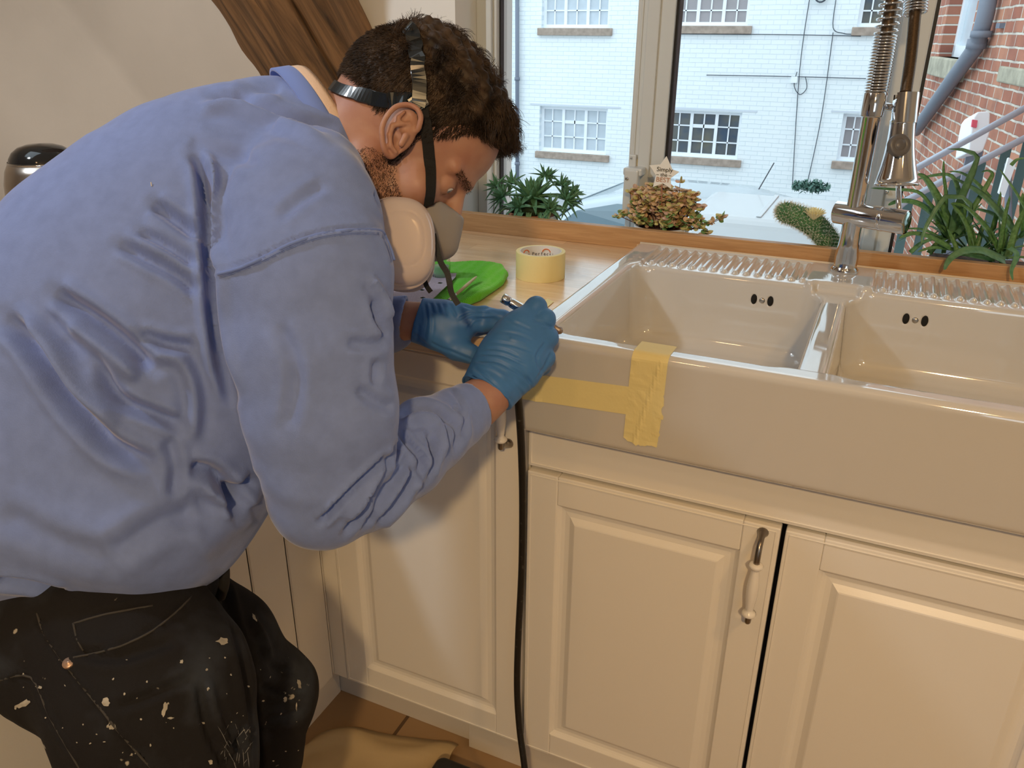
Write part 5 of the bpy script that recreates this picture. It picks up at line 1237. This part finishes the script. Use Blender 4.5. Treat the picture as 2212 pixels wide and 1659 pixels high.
# ---- sweatshirt
def sweat_sdf(p):
    tp, tr = st([(690, 318, 118, 1.0), (640, 350, 160, .97), (560, 430, 245, .95), (450, 545, 325, .93), (345, 700, 385, .92), (265, 840, 395, .92)])
    d = sd_chain(p, tp, tr, (VA, .72), k=.03)
    d = smin(d, sd_cap(p, P(-40, 1000, .92), P(296, 998, .92), px2m(290, .92), px2m(287, .92), sc=(VA, .95)), .03)
    d = smin(d, sd_cap(p, P(265, 840, .92), P(200, 950, .92), px2m(385, .92), px2m(345, .92), sc=(VA, .74)), .03)
    d = smin(d, sd_cap(p, P(-60, 1115, .90), P(350, 1115, .90), px2m(172, .90), px2m(168, .90), sc=(VA, 1.45)), .025)
    ap, ar_ = st([(655, 405, 140, .86), (655, 480, 172, .825), (664, 600, 184, .80), (674, 750, 172, .80), (690, 880, 168, .81), (700, 975, 150, .825), (694, 1068, 116, .85)])
    arm = sd_chain(p, ap, ar_, (VA, .62), k=.012)
    fp, fr = st([(694, 1068, 116, .85), (790, 1040, 104, .875), (868, 985, 98, .91), (928, 940, 84, .945), (978, 908, 68, .975)])
    fore = sd_chain(p, fp, fr, (VA, .85), k=.008); arm = smin(arm, fore, .010)
    d = smin(d, arm, .012)
    # ribbed cuffs
    c0, c1 = P(970, 910, .975), P(1036, 874, 1.015); ax = nrm(c1 - c0); cf = sd_cap(p, c0, c1, .0372, .0345); cf = smax(cf, (p - P(1022, 880, 1.0)) @ ax, .003)
    d = smin(d, cf, .006); d = smax(d, -sd_cap(p, c0 + ax * .035, c1 + ax * .05, .0285), .003)
    lp, lr_ = st([(700, 440, 130, 1.12), (690, 620, 115, 1.20), (680, 760, 88, 1.24)]); d = smin(d, sd_chain(p, lp, lr_, k=.02), .03)
    lp, lr_ = st([(680, 760, 88, 1.24), (760, 725, 76, 1.21), (830, 700, 66, 1.175)]); d = smin(d, sd_chain(p, lp, lr_, k=.01), .01)
    c0, c1 = P(825, 700, 1.170), P(895, 688, 1.15); ax = nrm(c1 - c0); cf = smax(sd_cap(p, c0, c1, .0385, .0345), (p - P(873, 690, 1.155)) @ nrm(RIGHT * .985 - UP * .175), .003); d = smin(d, cf, .006)
    d = smax(d, -sd_cap(p, P(850, 693, 1.162), c1 + ax * .05, .0285), .003)
    # neck opening
    nd = nrm(hw((-.02, 0, .0)) - NB); d = smax(d, -sd_cap(p, RC - RN * .02, RC + RN * .12, .070, .074), .006)
    return d
RC = P(704, 300, .985); ra = (RIGHT * 82 - UP * 134) * (.985 / FPX); rb_ = -FWD * .074 + (RIGHT * .85 + UP * .52) * .019
RN = nrm(np.cross(ra, rb_)); RN = RN if RN @ RIGHT > 0 else -RN
Vs_, Ts_, Qs_ = sdf_arrays(sweat_sdf, arr([-.95, -.98, .60]), arr([.20, .40, 1.42]), .0036, margin=1.7)
STK = [
 (-15, 13, [(416, 332), (437, 366), (447, 430), (450, 505), (456, 600), (463, 690), (478, 780), (500, 860)]), (6, 10, [(440, 345), (458, 385), (464, 470), (470, 580)]),
 (-8, 13, [(330, 440), (380, 475), (440, 518)]), (-7, 13, [(255, 525), (320, 560), (380, 592), (430, 632)]), (-5, 10, [(300, 500), (360, 530), (425, 575)]),
 (-11, 16, [(118, 632), (160, 660), (205, 688), (283, 748), (328, 798)]), (7, 16, [(150, 700), (230, 760), (300, 820)]),
 (-13, 19, [(8, 684), (66, 742), (133, 844), (193, 917), (253, 970), (335, 1004)]), (8, 20, [(60, 690), (120, 770), (180, 850), (260, 920)]),
 (-9, 14, [(205, 782), (259, 861), (338, 897), (390, 918)]), (-6, 12, [(300, 722), (362, 742), (420, 748)]), (6, 14, [(330, 770), (390, 780), (420, 850), (416, 950)]),
 (-10, 16, [(410, 1012), (458, 1022), (500, 1066), (515, 1100)]), (-8, 14, [(480, 1105), (520, 1060), (550, 1040)]), (7, 16, [(440, 1050), (480, 1085), (470, 1120)]),
 (-5, 14, [(362, 945), (378, 1010), (376, 1074)]), (-6, 24, [(238, 1200), (338, 1134), (425, 1100)]), (-4, 26, [(0, 1105), (120, 1172), (229, 1204)]), (5, 30, [(420, 1190), (480, 1140), (540, 1100)]),
 (-7, 9, [(-10, 1256), (60, 1262), (140, 1283)]),
 (-5, 10, [(455, 208), (507, 207), (560, 222), (615, 247), (716, 280)]), (4, 12, [(430, 235), (500, 230), (600, 265), (700, 300)]), (-4, 12, [(505, 205), (560, 192), (610, 190)]),
 (-3, 14, [(410, 300), (470, 330), (560, 350)]), (-3, 12, [(600, 470), (650, 430), (700, 400)]),
 (-8, 7, [(840, 984), (790, 1031), (725, 1097), (690, 1130)]), (-8, 7, [(860, 962), (825, 1036), (742, 1157)]), (5, 7, [(850, 1000), (800, 1060), (740, 1120)]),
 (-6, 7, [(846, 1036), (786, 1136)]), (-7, 8, [(892, 1014), (864, 1080), (815, 1133)]), (5, 8, [(880, 1010), (840, 1070), (800, 1110)]),
 (-7, 7, [(862, 930), (881, 957), (910, 990), (905, 1040)]), (-7, 8, [(868, 893), (914, 880), (963, 900), (990, 930), (985, 975)]), (6, 8, [(870, 912), (920, 905), (950, 930), (950, 990)]),
 (-7, 7, [(925, 935), (938, 975), (925, 1030)]), (-4, 5, [(975, 880), (1000, 900), (1008, 950)]), (4, 8, [(900, 960), (920, 1000), (890, 1060)]),
 (-6, 9, [(808, 650), (820, 690), (840, 728)]), (5, 9, [(800, 600), (826, 640), (835, 690)]), (-4, 9, [(812, 780), (810, 830)]), (-4, 12, [(750, 740), (800, 745), (835, 735)]), (-4, 12, [(770, 840), (815, 870), (850, 880)]), (-3, 16, [(600, 700), (640, 800), (620, 930)]),
 (-5, 6, [(832, 508), (842, 535), (852, 565)]), (-4, 6, [(812, 415), (822, 440), (838, 470)]),
 (2.2, 5, [(470, 598), (560, 566), (625, 534), (690, 512), (755, 503), (822, 505)]), (-2.5, 3.5, [(468, 588), (560, 556), (625, 523), (690, 502), (755, 493), (816, 493)]),
 (-2.2, 5, [(972, 838), (1000, 880), (1002, 962)]),
]
Vs_ = fbm_disp(Vs_, Qs_, .0016, 22, 3); Vs_ = fbm_disp(Vs_, Qs_, .0007, 55, 5)
Vs_ = folds(Vs_, Qs_, STK, dmax=.99, cap=1.45)
Vs_ = press(Vs_)
sweat = np_mesh('sweatshirt', Vs_, Qs_, M_sweat, person)
bv_s = bvh_of(Vs_, Qs_)
m = mk()
for pts in ([(470, 592), (515, 580), (560, 560), (625, 528), (690, 506), (755, 497), (816, 496), (830, 505)], [(830, 505), (845, 540), (851, 562)]):
    sq = lay(bv_s, pts, -.0002, 4); m.tube([x for x, _ in sq], .0019, 8, flat=1)
m.obj('shoulder_seam', M_rib, sweat, smooth=True)
m = mk()
for off in (6, 9):
    sq = lay(bv_s, [(474, 592 + off), (560, 560 + off), (625, 528 + off), (690, 506 + off), (755, 497 + off), (818, 497 + off)], .0001, 4); m.tube([x for x, _ in sq], .0005, 5)
m.obj('stitching', M_rib, sweat, smooth=True)
# collars
def ring(R1, off, n=72): return [RC + (ra * math.cos(t) + rb_ * math.sin(t)) * R1 + RN * off for t in np.linspace(0, 2 * math.pi, n)]
def band(name, prof, mt, parent, ribs=0):
    m = mk(); G = []
    for i, t in enumerate(np.linspace(0, 2 * math.pi, 241)):
        w = 1 + (.006 * math.sin(t * ribs) if ribs else 0); G.append([RC + (ra * math.cos(t) + rb_ * math.sin(t)) * s * w + RN * o for s, o in prof])
    m.grid(G); return m.obj(name, mt, parent, smooth=True)
band('ribbed_collar', [(1.0, -.004), (1.07, -.020), (1.11, -.019), (1.055, .000), (1.02, .004), (1.0, .002), (1.0, -.004)], M_rib, sweat)
band('undershirt_collar', [(.93, -.012), (1.03, -.006), (1.045, .000), (1.01, .010), (.975, .0155), (.955, .014), (.93, -.012)], M_cream, person, 0)
# lint speck
X, Nn = hit(bv_s, 327, 399); mk().tube([X + Nn * .001 + UP * .002, X + Nn * .001 - UP * .002 + RIGHT * .0006], .0005, 6).obj('lint', mat('lint', (.75, .7, .6), .8), sweat)

# ---- jeans
M_jean = mat('stained_black_denim', (.018, .018, .021), .88, spec=.2, bump=.5, bscale=900, bdist=.0006)
def jeans_nodes():
    m = M_jean; b = m.node_tree.nodes['Principled BSDF']; tc = m.node_tree.nodes['Texture Coordinate']
    n1 = node(m, 'ShaderNodeTexNoise'); n1.inputs['Scale'].default_value = 9; n1.inputs['Detail'].default_value = 5; link(m, tc.outputs['Object'], n1.inputs[0])
    r1 = node(m, 'ShaderNodeValToRGB'); r1.color_ramp.elements[0].position = .50; r1.color_ramp.elements[1].position = .75; link(m, n1.outputs[0], r1.inputs[0])
    a = node(m, 'ShaderNodeMix'); a.data_type = 'RGBA'; a.inputs[6].default_value = (.016, .015, .016, 1); a.inputs[7].default_value = (.050, .060, .078, 1); link(m, r1.outputs[0], a.inputs[0])
    v = node(m, 'ShaderNodeTexNoise'); v.inputs['Scale'].default_value = 55; v.inputs['Detail'].default_value = 3; link(m, tc.outputs['Object'], v.inputs[0])
    r2 = node(m, 'ShaderNodeValToRGB'); r2.color_ramp.elements[0].position = .70; r2.color_ramp.elements[1].position = .74; link(m, v.outputs[0], r2.inputs[0])
    c = node(m, 'ShaderNodeMix'); c.data_type = 'RGBA'; c.inputs[7].default_value = (.42, .38, .31, 1); link(m, r2.outputs[0], c.inputs[0]); link(m, a.outputs[2], c.inputs[6]); link(m, c.outputs[2], b.inputs['Base Color'])
jeans_nodes()
def jeans_sdf(p):
    d = sd_chain(p, [P(170, 1240, .93), P(190, 1330, .92)], [.105, .125], (VA, .85), k=.02)
    for rows in LEGS:
        lp, lr_ = st(rows); d = smin(d, sd_chain(p, lp, lr_, (VA, .8) if rows is LEGS[0] else None, k=.02), .02)
    zc = p[:, 2]; d = smax(d, .085 - zc, .004)
    return d
Vj, Tj, Qj = sdf_arrays(jeans_sdf, arr([-.85, -1.05, .06]), arr([.30, .20, .92]), .0042, margin=2.0)
Vj = fbm_disp(Vj, Qj, .0022, 26, 11); Vj = fbm_disp(Vj, Qj, .0010, 60, 12)
JST = [(-9, 9, [(482, 1215), (488, 1290), (505, 1350), (525, 1420), (540, 1500), (552, 1600), (560, 1680)]), (-5, 12, [(150, 1400), (250, 1420), (380, 1380)]), (-3, 4, [(155, 1412), (240, 1395), (310, 1365), (370, 1320), (410, 1285)]), (2.5, 4, [(150, 1420), (240, 1404), (318, 1373), (378, 1328), (418, 1290)]),
       (-3, 4, [(75, 1325), (100, 1385), (180, 1490), (260, 1590), (330, 1670)]), (2.5, 4, [(83, 1325), (108, 1385), (188, 1490), (268, 1590), (338, 1670)]), (-3, 4, [(0, 1473), (65, 1466), (105, 1550), (170, 1660)]), (2, 4, [(0, 1467), (68, 1460), (110, 1548), (178, 1660)]),
       (-6, 9, [(430, 1480), (450, 1580), (490, 1660)]), (5, 9, [(450, 1470), (475, 1570), (515, 1650)]), (-6, 8, [(560, 1400), (590, 1440), (640, 1450)]), (-6, 8, [(560, 1480), (610, 1500), (660, 1490)]), (-5, 8, [(560, 1560), (620, 1550), (655, 1530)]), (5, 8, [(540, 1330), (570, 1380), (580, 1440)]),
       (-5, 7, [(470, 1600), (500, 1610), (540, 1590)]), (-5, 7, [(490, 1650), (510, 1620), (530, 1560)]), (-4, 10, [(250, 1530), (330, 1500), (420, 1460)]), (-2.5, 3.5, [(158, 1345), (168, 1400), (180, 1408)]), (-2.5, 3.5, [(155, 1340), (230, 1318), (330, 1300)])]
Vj = folds(Vj, Qj, JST, dmax=1.2)
Vj = press(Vj)
jeans = np_mesh('jeans', Vj, Qj, M_jean, person); bv_j = bvh_of(Vj, Qj)
X, Nn = hit(bv_j, 148, 1432); 
if Nn @ FWD > 0: Nn = -Nn
mk().lathe([(0, .0022), (.0022, .0020), (.0030, .0010), (.0052, .0016), (.0058, .0006), (.0058, -.001)], X, Nn, 20).obj('rivet', mat('copper_rivet', (.62, .42, .30), .35, metal=.8), jeans, smooth=True)
m = mk()
for pts in ([(158, 1420), (240, 1402), (315, 1371), (376, 1326), (415, 1288)], [(79, 1325), (104, 1385), (184, 1490), (264, 1590), (334, 1668)], [(0, 1470), (66, 1463), (107, 1549), (174, 1665)], [(160, 1346), (230, 1326), (330, 1308)], [(158, 1346), (166, 1380), (180, 1406)]):
    sq = lay(bv_j, pts, -.0003, 4)
    if len(sq) > 2: m.tube([x for x, _ in sq], .0012, 6)
m.obj('seams', mat('worn_seam', (.055, .05, .045), .9), jeans, smooth=True)
# paint smears
M_paint = mat('dried_paint', (.50, .46, .38), .8, noise=.3, nscale=80)
M_smear = mat('chalky_smear', (.20, .20, .20), .9)
rp = random.Random(3)
def splat(u, v, ru, rv, rot=0, name='paint_stain', n=14):
    X, Nn = hit(bv_j, u, v)
    if X is None: return
    pts = []
    for i in range(n):
        t = 2 * math.pi * i / n; w = 1 + rp.uniform(-.35, .35); x, y = ru * w * math.cos(t), rv * w * math.sin(t); c, s = math.cos(rot), math.sin(rot)
        Y, Ny = hit(bv_j, u + x * c - y * s, v + x * s + y * c)
        if Y is None: return
        Ny = -Ny if Ny @ FWD > 0 else Ny; pts.append(Y + Ny * .0006)
    Nn = -Nn if Nn @ FWD > 0 else Nn
    if max(np.linalg.norm(q - X) for q in pts) > .03: return
    m = mk(); m.add([X + Nn * .0008] + pts, [(0, i + 1, (i + 1) % n + 1) for i in range(n)]); return m
def merge(a, b):
    if b is not None: b.obj('paint_stain', M_paint, jeans, fixn=False)
mm_ = None
for a in ((480, 1386, 13, 7), (356, 1530, 5, 16, .25), (50, 1520, 15, 6, -.4), (230, 1518, 8, 9), (239, 1568, 8, 7), (368, 1551, 7, 2), (392, 1430, 4, 4), (85, 1484, 7, 3, .3), (646, 1478, 4, 10, -.3), (640, 1526, 2, 9), (285, 1630, 4, 3), (436, 1563, 5, 4), (455, 1645, 5, 5), (450, 1488, 2, 3), (616, 1512, 4, 5), (550, 1335, 3, 9, -.6)): merge(mm_, splat(*a))
for i in range(44): merge(mm_, splat(rp.uniform(20, 660), rp.uniform(1420, 1655), rp.uniform(.8, 2.6), rp.uniform(.8, 3), rp.uniform(0, 3), n=7))
for i in range(20):
    u, v = rp.uniform(480, 540), rp.uniform(1570, 1655); b_ = splat(u, v, .8, rp.uniform(8, 24), rp.uniform(-.7, .7), n=10)
    if b_ is not None: b_.obj('paint_smear', M_smear, jeans, fixn=False)
# belt loop end at the waist
m = mk(); m.tube(smooth_path([P(474, 1212, .93), P(484, 1225, .925), P(484, 1262, .93), P(476, 1290, .94)], 4), .006, 10); m.obj('belt_end', M_strapf, jeans, smooth=True)
# shoes (below the frame)
def shoe(c, fw):
    fw = nrm([fw[0], fw[1], 0]); 
    def f(p):
        a = arr([c[0], c[1], .045]); d = sd_cap(p, a - fw * .03, a + fw * .15, .042, .036); d = smin(d, sd_cap(p, arr([c[0], c[1], .05]), arr([c[0], c[1], .11]), .048), .03); return smax(d, .002 - p[:, 2], .004)
    V, T, Q = sdf_arrays(f, arr([c[0], c[1], 0]) - [.25, .25, .02], arr([c[0], c[1], 0]) + [.25, .25, .2], .006); np_mesh('shoe', V, Q, M_black, person)
shoe(an_r, (.5, .8)); shoe(an_l, (.3, .9))
# ---------------------------------------------------------------- gloved hands
def pts_(rows): return [P(u, v, d) for u, v, r, d in rows], [px2m(r, d) for u, v, r, d in rows]
def gl(p, rows, sc=None, k=.006): a, r = pts_(rows); return sd_chain(p, a, r, sc, k)
def rglove_sdf(p):
    d = gl(p, [(1056, 846, 56, 1.035), (1078, 812, 58, 1.045), (1100, 782, 64, 1.055), (1122, 748, 66, 1.068)], (VA, .58), .02)
    d = smin(d, gl(p, [(1100, 740, 34, 1.062), (1122, 700, 27, 1.068)], None), .02)
    d = smin(d, gl(p, [(1130, 790, 38, 1.066), (1146, 782, 32, 1.072)], None), .02)
    out = None
    fingers = [[(1116, 704, 24, 1.064), (1158, 663, 22.5, 1.078), (1150, 690, 19, 1.108), (1118, 716, 17, 1.118)],
               [(1134, 726, 25, 1.062), (1177, 691, 23.5, 1.076), (1172, 716, 19, 1.108), (1136, 742, 17, 1.120)],
               [(1144, 756, 24, 1.062), (1184, 729, 22.5, 1.074), (1178, 752, 18, 1.106), (1142, 772, 17, 1.116)],
               [(1142, 792, 22, 1.064), (1180, 774, 18.5, 1.072), (1172, 794, 16, 1.100), (1140, 804, 15, 1.110)]]
    for f in fingers:
        g = gl(p, f, None, .004); out = g if out is None else smin(out, g, .0028)
    d = smin(d, out, .009)
    th = gl(p, [(1078, 770, 34, 1.075), (1092, 716, 24, 1.105), (1128, 690, 19, 1.122), (1150, 694, 16, 1.124)], None, .01)
    d = smin(d, th, .012)
    # open cuff
    ax = nrm(P(1122, 748, 1.068) - P(1056, 846, 1.035)); c0 = P(1051, 850, 1.033)
    cuff = sd_cap(p, c0 - ax * .01, c0 + ax * .03, px2m(62, 1.035), px2m(57, 1.04), sc=(VA, .82)); d = smin(d, cuff, .006)
    d = smax(d, -((p - P(1049, 848, 1.035)) @ nrm(ax + RIGHT * .0)), .0006)
    d = smax(d, -sd_cap(p, c0 - ax * .03, c0 + ax * .012, px2m(54, 1.035), px2m(44, 1.035), sc=(VA, .80)), .001)
    roll = None
    return d
lo = np.min([P(950, 930, .95), P(1260, 590, 1.18), P(950, 590, 1.18), P(1260, 930, .95)], 0) - .02; hi = np.max([P(950, 930, .95), P(1260, 590, 1.18), P(950, 590, 1.18), P(1260, 930, 1.18), P(1260, 590, .95), P(950, 590, .95)], 0) + .02
V, T, Q = sdf_arrays(rglove_sdf, lo, hi, .0014, margin=1.6)
RW = [(-1.6, 3.6, [(1030, 778), (1075, 782), (1120, 806), (1150, 830)]), (-1.4, 3.2, [(1040, 764), (1085, 768), (1135, 790)]), (-1.5, 3.4, [(1022, 792), (1060, 822), (1112, 872)]), (-1.3, 3.2, [(1013, 803), (1045, 838), (1090, 882)]),
      (-1.1, 3, [(1060, 738), (1105, 745), (1150, 760)]), (-1.0, 3, [(1075, 716), (1118, 722), (1150, 736)]), (-1.0, 3, [(1092, 690), (1120, 700), (1146, 712)]), (1.3, 4, [(1026, 786), (1070, 800), (1130, 845)]),
      (-1.4, 3.2, [(1180, 738), (1160, 770), (1172, 806)]), (-1.4, 3, [(1192, 760), (1178, 790), (1160, 820)]), (-1.2, 3, [(1150, 690), (1178, 700), (1192, 710)]), (-1.2, 3, [(1130, 800), (1145, 826), (1150, 845)]), (-1.0, 3, [(1100, 820), (1125, 845), (1130, 862)]),
      (1.2, 4, [(1100, 730), (1140, 742)]), (-1.0, 3, [(1048, 752), (1090, 757), (1120, 770)]), (1.0, 3.2, [(1060, 830), (1100, 862)])]
V = fbm_disp(V, Q, .00035, 150, 4); V = folds(V, Q, RW, dmax=1.2)
g1 = np_mesh('glove', V, Q, M_glove, person)
# rolled cuff edge
cx_ = nrm(P(1122, 748, 1.068) - P(1056, 846, 1.035)); cc = P(1049, 848, 1.035); e1 = nrm(np.cross(cx_, FWD)); e2 = nrm(np.cross(cx_, e1))
mk().tube([cc + e1 * math.cos(t) * px2m(57, 1.035) + e2 * math.sin(t) * px2m(58, 1.035) * .80 + cx_ * .0012 * math.sin(5 * t) for t in np.linspace(0, 2 * math.pi, 60)], .0013, 8, cap=False).obj('cuff_roll', M_glove, g1, smooth=True)
def lglove_sdf(p):
    d = gl(p, [(896, 692, 46, 1.150), (930, 697, 44, 1.150), (968, 702, 45, 1.150), (1000, 697, 36, 1.148)], (VA, .78), .02)
    th = gl(p, [(948, 728, 28, 1.145), (985, 752, 24, 1.140), (1016, 764, 19, 1.138), (1042, 774, 15, 1.140)], None, .01); d = smin(d, th, .012)
    out = None
    for f in [[(992, 678, 19, 1.140), (1045, 679, 17, 1.132), (1085, 684, 15, 1.138), (1118, 694, 14, 1.150)], [(995, 700, 18, 1.140), (1042, 702, 16, 1.134), (1080, 700, 14.5, 1.140), (1112, 706, 13, 1.150)],
              [(990, 690, 18, 1.160), (1040, 690, 15, 1.170), (1075, 694, 14, 1.175), (1100, 704, 13, 1.170)], [(985, 708, 17, 1.160), (1030, 712, 14, 1.172), (1060, 708, 13, 1.176), (1082, 706, 12, 1.170)]]:
        g = gl(p, f, None, .004); out = g if out is None else smin(out, g, .003)
    d = smin(d, out, .010)
    ax = nrm(P(968, 702, 1.15) - P(896, 692, 1.15)); n = nrm(RIGHT * .96 - UP * .27); d = smax(d, -((p - P(901, 692, 1.15)) @ n), .0006)
    return smax(d, -sd_cap(p, P(860, 690, 1.15), P(915, 694, 1.15), px2m(40, 1.15), px2m(34, 1.15), sc=(VA, .74)), .001)
C4 = np.array([P(u, v, d) for u in (860, 1140) for v in (630, 810) for d in (1.07, 1.24)])
V, T, Q = sdf_arrays(lglove_sdf, C4.min(0), C4.max(0), .0015, margin=1.6)
LW = [(-1.4, 3, [(918, 655), (922, 690), (915, 735)]), (-1.4, 3, [(930, 654), (936, 676)]), (-1.4, 3, [(944, 655), (950, 678)]), (-1.2, 3, [(957, 656), (966, 682)]), (-1.2, 3, [(972, 655), (985, 684)]), (-1.5, 3.2, [(905, 700), (900, 740)]), (-1.2, 3, [(1000, 660), (1030, 668), (1060, 664)]),
      (-1.2, 3, [(990, 690), (1020, 676), (1060, 680)]), (-1.0, 3, [(1010, 712), (1030, 690), (1075, 688)]), (-1.2, 3, [(960, 752), (1000, 770), (1030, 782)]), (-1.0, 3, [(930, 740), (970, 760)]), (-1.2, 3, [(892, 720), (925, 748)]), (1.2, 3.4, [(924, 660), (930, 700), (925, 740)])]
V = fbm_disp(V, Q, .00035, 150, 6); V = folds(V, Q, LW, dmax=1.3)
g2 = np_mesh('glove', V, Q, M_glove, person)
# hairs on the bare wrists
# ---------------------------------------------------------------- respirator
resp = empty('respirator', label='half-mask respirator with a pale round filter cover, worn over the man\'s nose and mouth', cat='respirator')
def face_sdf(p):
    q = hl(p); d = sd_ell(q, (.078, 0, -.062), (.058, .048, .058)); d = smin(d, sd_cap(q, (.112, 0, -.022), (.128, 0, -.052), .018, .021), .015)
    d = smax(d, -(head_core(p) - .0005), .002); return smax(d, (q[:, 2] + .0155 - (q[:, 0] - .105) * .25) * .9, .006)
V, T, Q = sdf_arrays(face_sdf, HC - .17, HC + .20, .0022, margin=1.8)
np_mesh('facepiece', V, Q, M_maskgrey, resp)
def filt(side):
    C = P(866, 521, .893) if side < 0 else hw(hl(P(866, 521, .893)[None])[0] * [1, -1, 1])
    ez = nrm(-FWD * .93 + RIGHT * .30 + UP * .05) if side < 0 else None
    ey = nrm(UP - ez * (UP @ ez)) if side < 0 else None
    if side > 0:
        z0 = nrm(-FWD * .93 + RIGHT * .30 + UP * .05); l = HR.T @ z0; l[1] *= -1; ez = HR @ l; ey = nrm(UP - ez * (UP @ ez))
    ex = np.cross(ey, ez); R = np.stack([ex, ey, ez], 1)
    def f(p):
        q = (p - C) @ R; a = (np.abs(q[:, 0] / .0395) ** 2.5 + np.abs(q[:, 1] / .0505) ** 2.5) ** .4
        rad = (a - 1) * .039; dome = np.abs(q[:, 2]) - .0165; d = smax(rad, dome, .022)
        d = d + .0007 * np.exp(-(((a - .60) * .039) / .0009) ** 2) * (q[:, 2] > 0)
        fl = smax((a - 1.05) * .039, np.abs(q[:, 2] + .011) - .0035, .003)
        return smin(d, fl, .002)
    V, T, Q = sdf_arrays(f, C - .07, C + .07, .0016, margin=1.6); o = np_mesh('filter_cover', V, Q, M_mask, resp)
    def g(p):
        q = (p - C) @ R; a = (np.abs(q[:, 0] / .041) ** 2.4 + np.abs(q[:, 1] / .044) ** 2.4) ** (1 / 2.4); return smax((a - 1) * .039, np.abs(q[:, 2] + .021) - .005, .004)
    V, T, Q = sdf_arrays(g, C - .07, C + .07, .002, margin=1.6); np_mesh('filter_base', V, Q, M_maskgrey, resp)
    m = mk(); p0 = C - ez * .022; p1 = hw((.095, side * .030, -.062)); m.tube([p0, (p0 + p1) / 2, p1], [.026, .024, .022], 24); m.obj('inlet_port', M_maskgrey, resp, smooth=True)
    return C, R
CF, RF = filt(-1); filt(1)
bv_h2 = bvh_of(np.concatenate([Vh, Vc]), np.concatenate([Qh, Qc + len(Vh)]))
m = mk(); ribbon(m, lay(bv_h2, [(884, 62), (896, 92), (903, 130), (906, 170), (906, 205), (906, 228)], .0065, 5), .0160, .0011); m.obj('crown_strap', M_straps, resp, bevel=.0003)
m = mk(); ribbon(m, lay(bv_h2, [(716, 184), (738, 196), (765, 203), (800, 210), (840, 216), (880, 217), (912, 216)], .004, 5), [.0135] * 10 + [.016] * 21, .0011); m.obj('nape_strap', M_straps, resp, bevel=.0003)
m = mk(); ribbon(m, lay(bv_h2, [(896, 208), (905, 222), (914, 236)], .0052, 5), .0185, .0016); m.obj('strap_junction', M_straps, resp, bevel=.0004)
sq = lay(bv_h2, [(911, 228), (919, 262), (924, 300), (927, 340), (928, 380), (927, 415), (923, 440)], .0025, 5)
m = mk(); ribbon(m, sq, .0132, .0012); m.obj('cheek_strap', M_strapf, resp, bevel=.0003)
def tail(name, rows, w, mt):
    m = mk(); pts = smooth_path([P(u, v, d) for u, v, d in rows], 6); ribbon(m, [(X, nrm(-FWD + RIGHT * .25 * math.sin(i * .35))) for i, X in enumerate(pts)], w, .0011); m.obj(name, mt, resp, bevel=.0003)
tail('strap_tail', [(936, 505, .915), (944, 540, .92), (953, 568, .925), (966, 590, .925), (971, 612, .925), (976, 634, .93), (990, 658, .93)], .0068, M_strapg)
tail('strap_tail', [(902, 586, .93), (915, 603, .935), (923, 620, .935), (931, 631, .935)], .0058, M_strapf)

# ---------------------------------------------------------------- air tool and hose
M_steel = mat('brushed_steel', (.42, .40, .38), .18, metal=1)
tool = empty('air_pencil_tool', label='slim chrome air tool held like a pen between the gloved fingers', cat='tool')
a, b = P(1085, 643, 1.100), P(1212, 716, 1.118); ax = nrm(b - a); Lt = np.linalg.norm(b - a)
mk().lathe([(.0, .004), (.0035, .004), (.0042, .0), (.0066, .0), (.0070, .002), (.0070, .010), (.0060, .011), (.0060, .013), (.0068, .015), (.0072, .04), (.0072, Lt * .62), (.0055, Lt * .70), (.005, Lt * .72)], a, ax, 32, True).obj('barrel', M_chrome, tool, smooth=True, bevel=.0004)
mk().lathe([(.005, Lt * .70), (.0054, Lt * .78), (.0050, Lt * .84), (.0052, Lt * .86), (.0046, Lt * .93), (.0054, Lt * .95), (.0052, Lt * .99), (.0028, Lt * 1.02), (0, Lt * 1.03)], a, ax, 24, True).obj('tip', mat('worn_steel_tip', (.42, .34, .29), .35, metal=.7, noise=.3, nscale=200), tool, smooth=True)
M_hose = mat('black_hose', (.010, .009, .008), .45, noise=1, nscale=130, col2=(.05, .045, .04))
r_ = M_hose.node_tree.nodes['Color Ramp']; r_.color_ramp.elements[0].position = .62; r_.color_ramp.elements[1].position = .72
hp_ = [P(1108, 812, 1.085), P(1117, 845, 1.10), on(1120, 870, 1, -.070), on(1126, 960, 1, -.055), on(1129, 1080, 1, -.048), on(1127, 1230, 1, -.045), on(1120, 1370, 1, -.050), on(1117, 1480, 1, -.055), on(1122, 1570, 1, -.065), on(1134, 1665, 1, -.085)]
hp_.append(np.array([hp_[-1][0] + .03, hp_[-1][1] - .03, .012])); hp_.append(hp_[-1] + [.10, -.18, 0])
mk().tube(smooth_path(hp_, 8), .0056, 14).obj('air_hose', M_hose, smooth=True, label='paint-flecked black hose hanging from the hand tool to the floor', cat='hose')
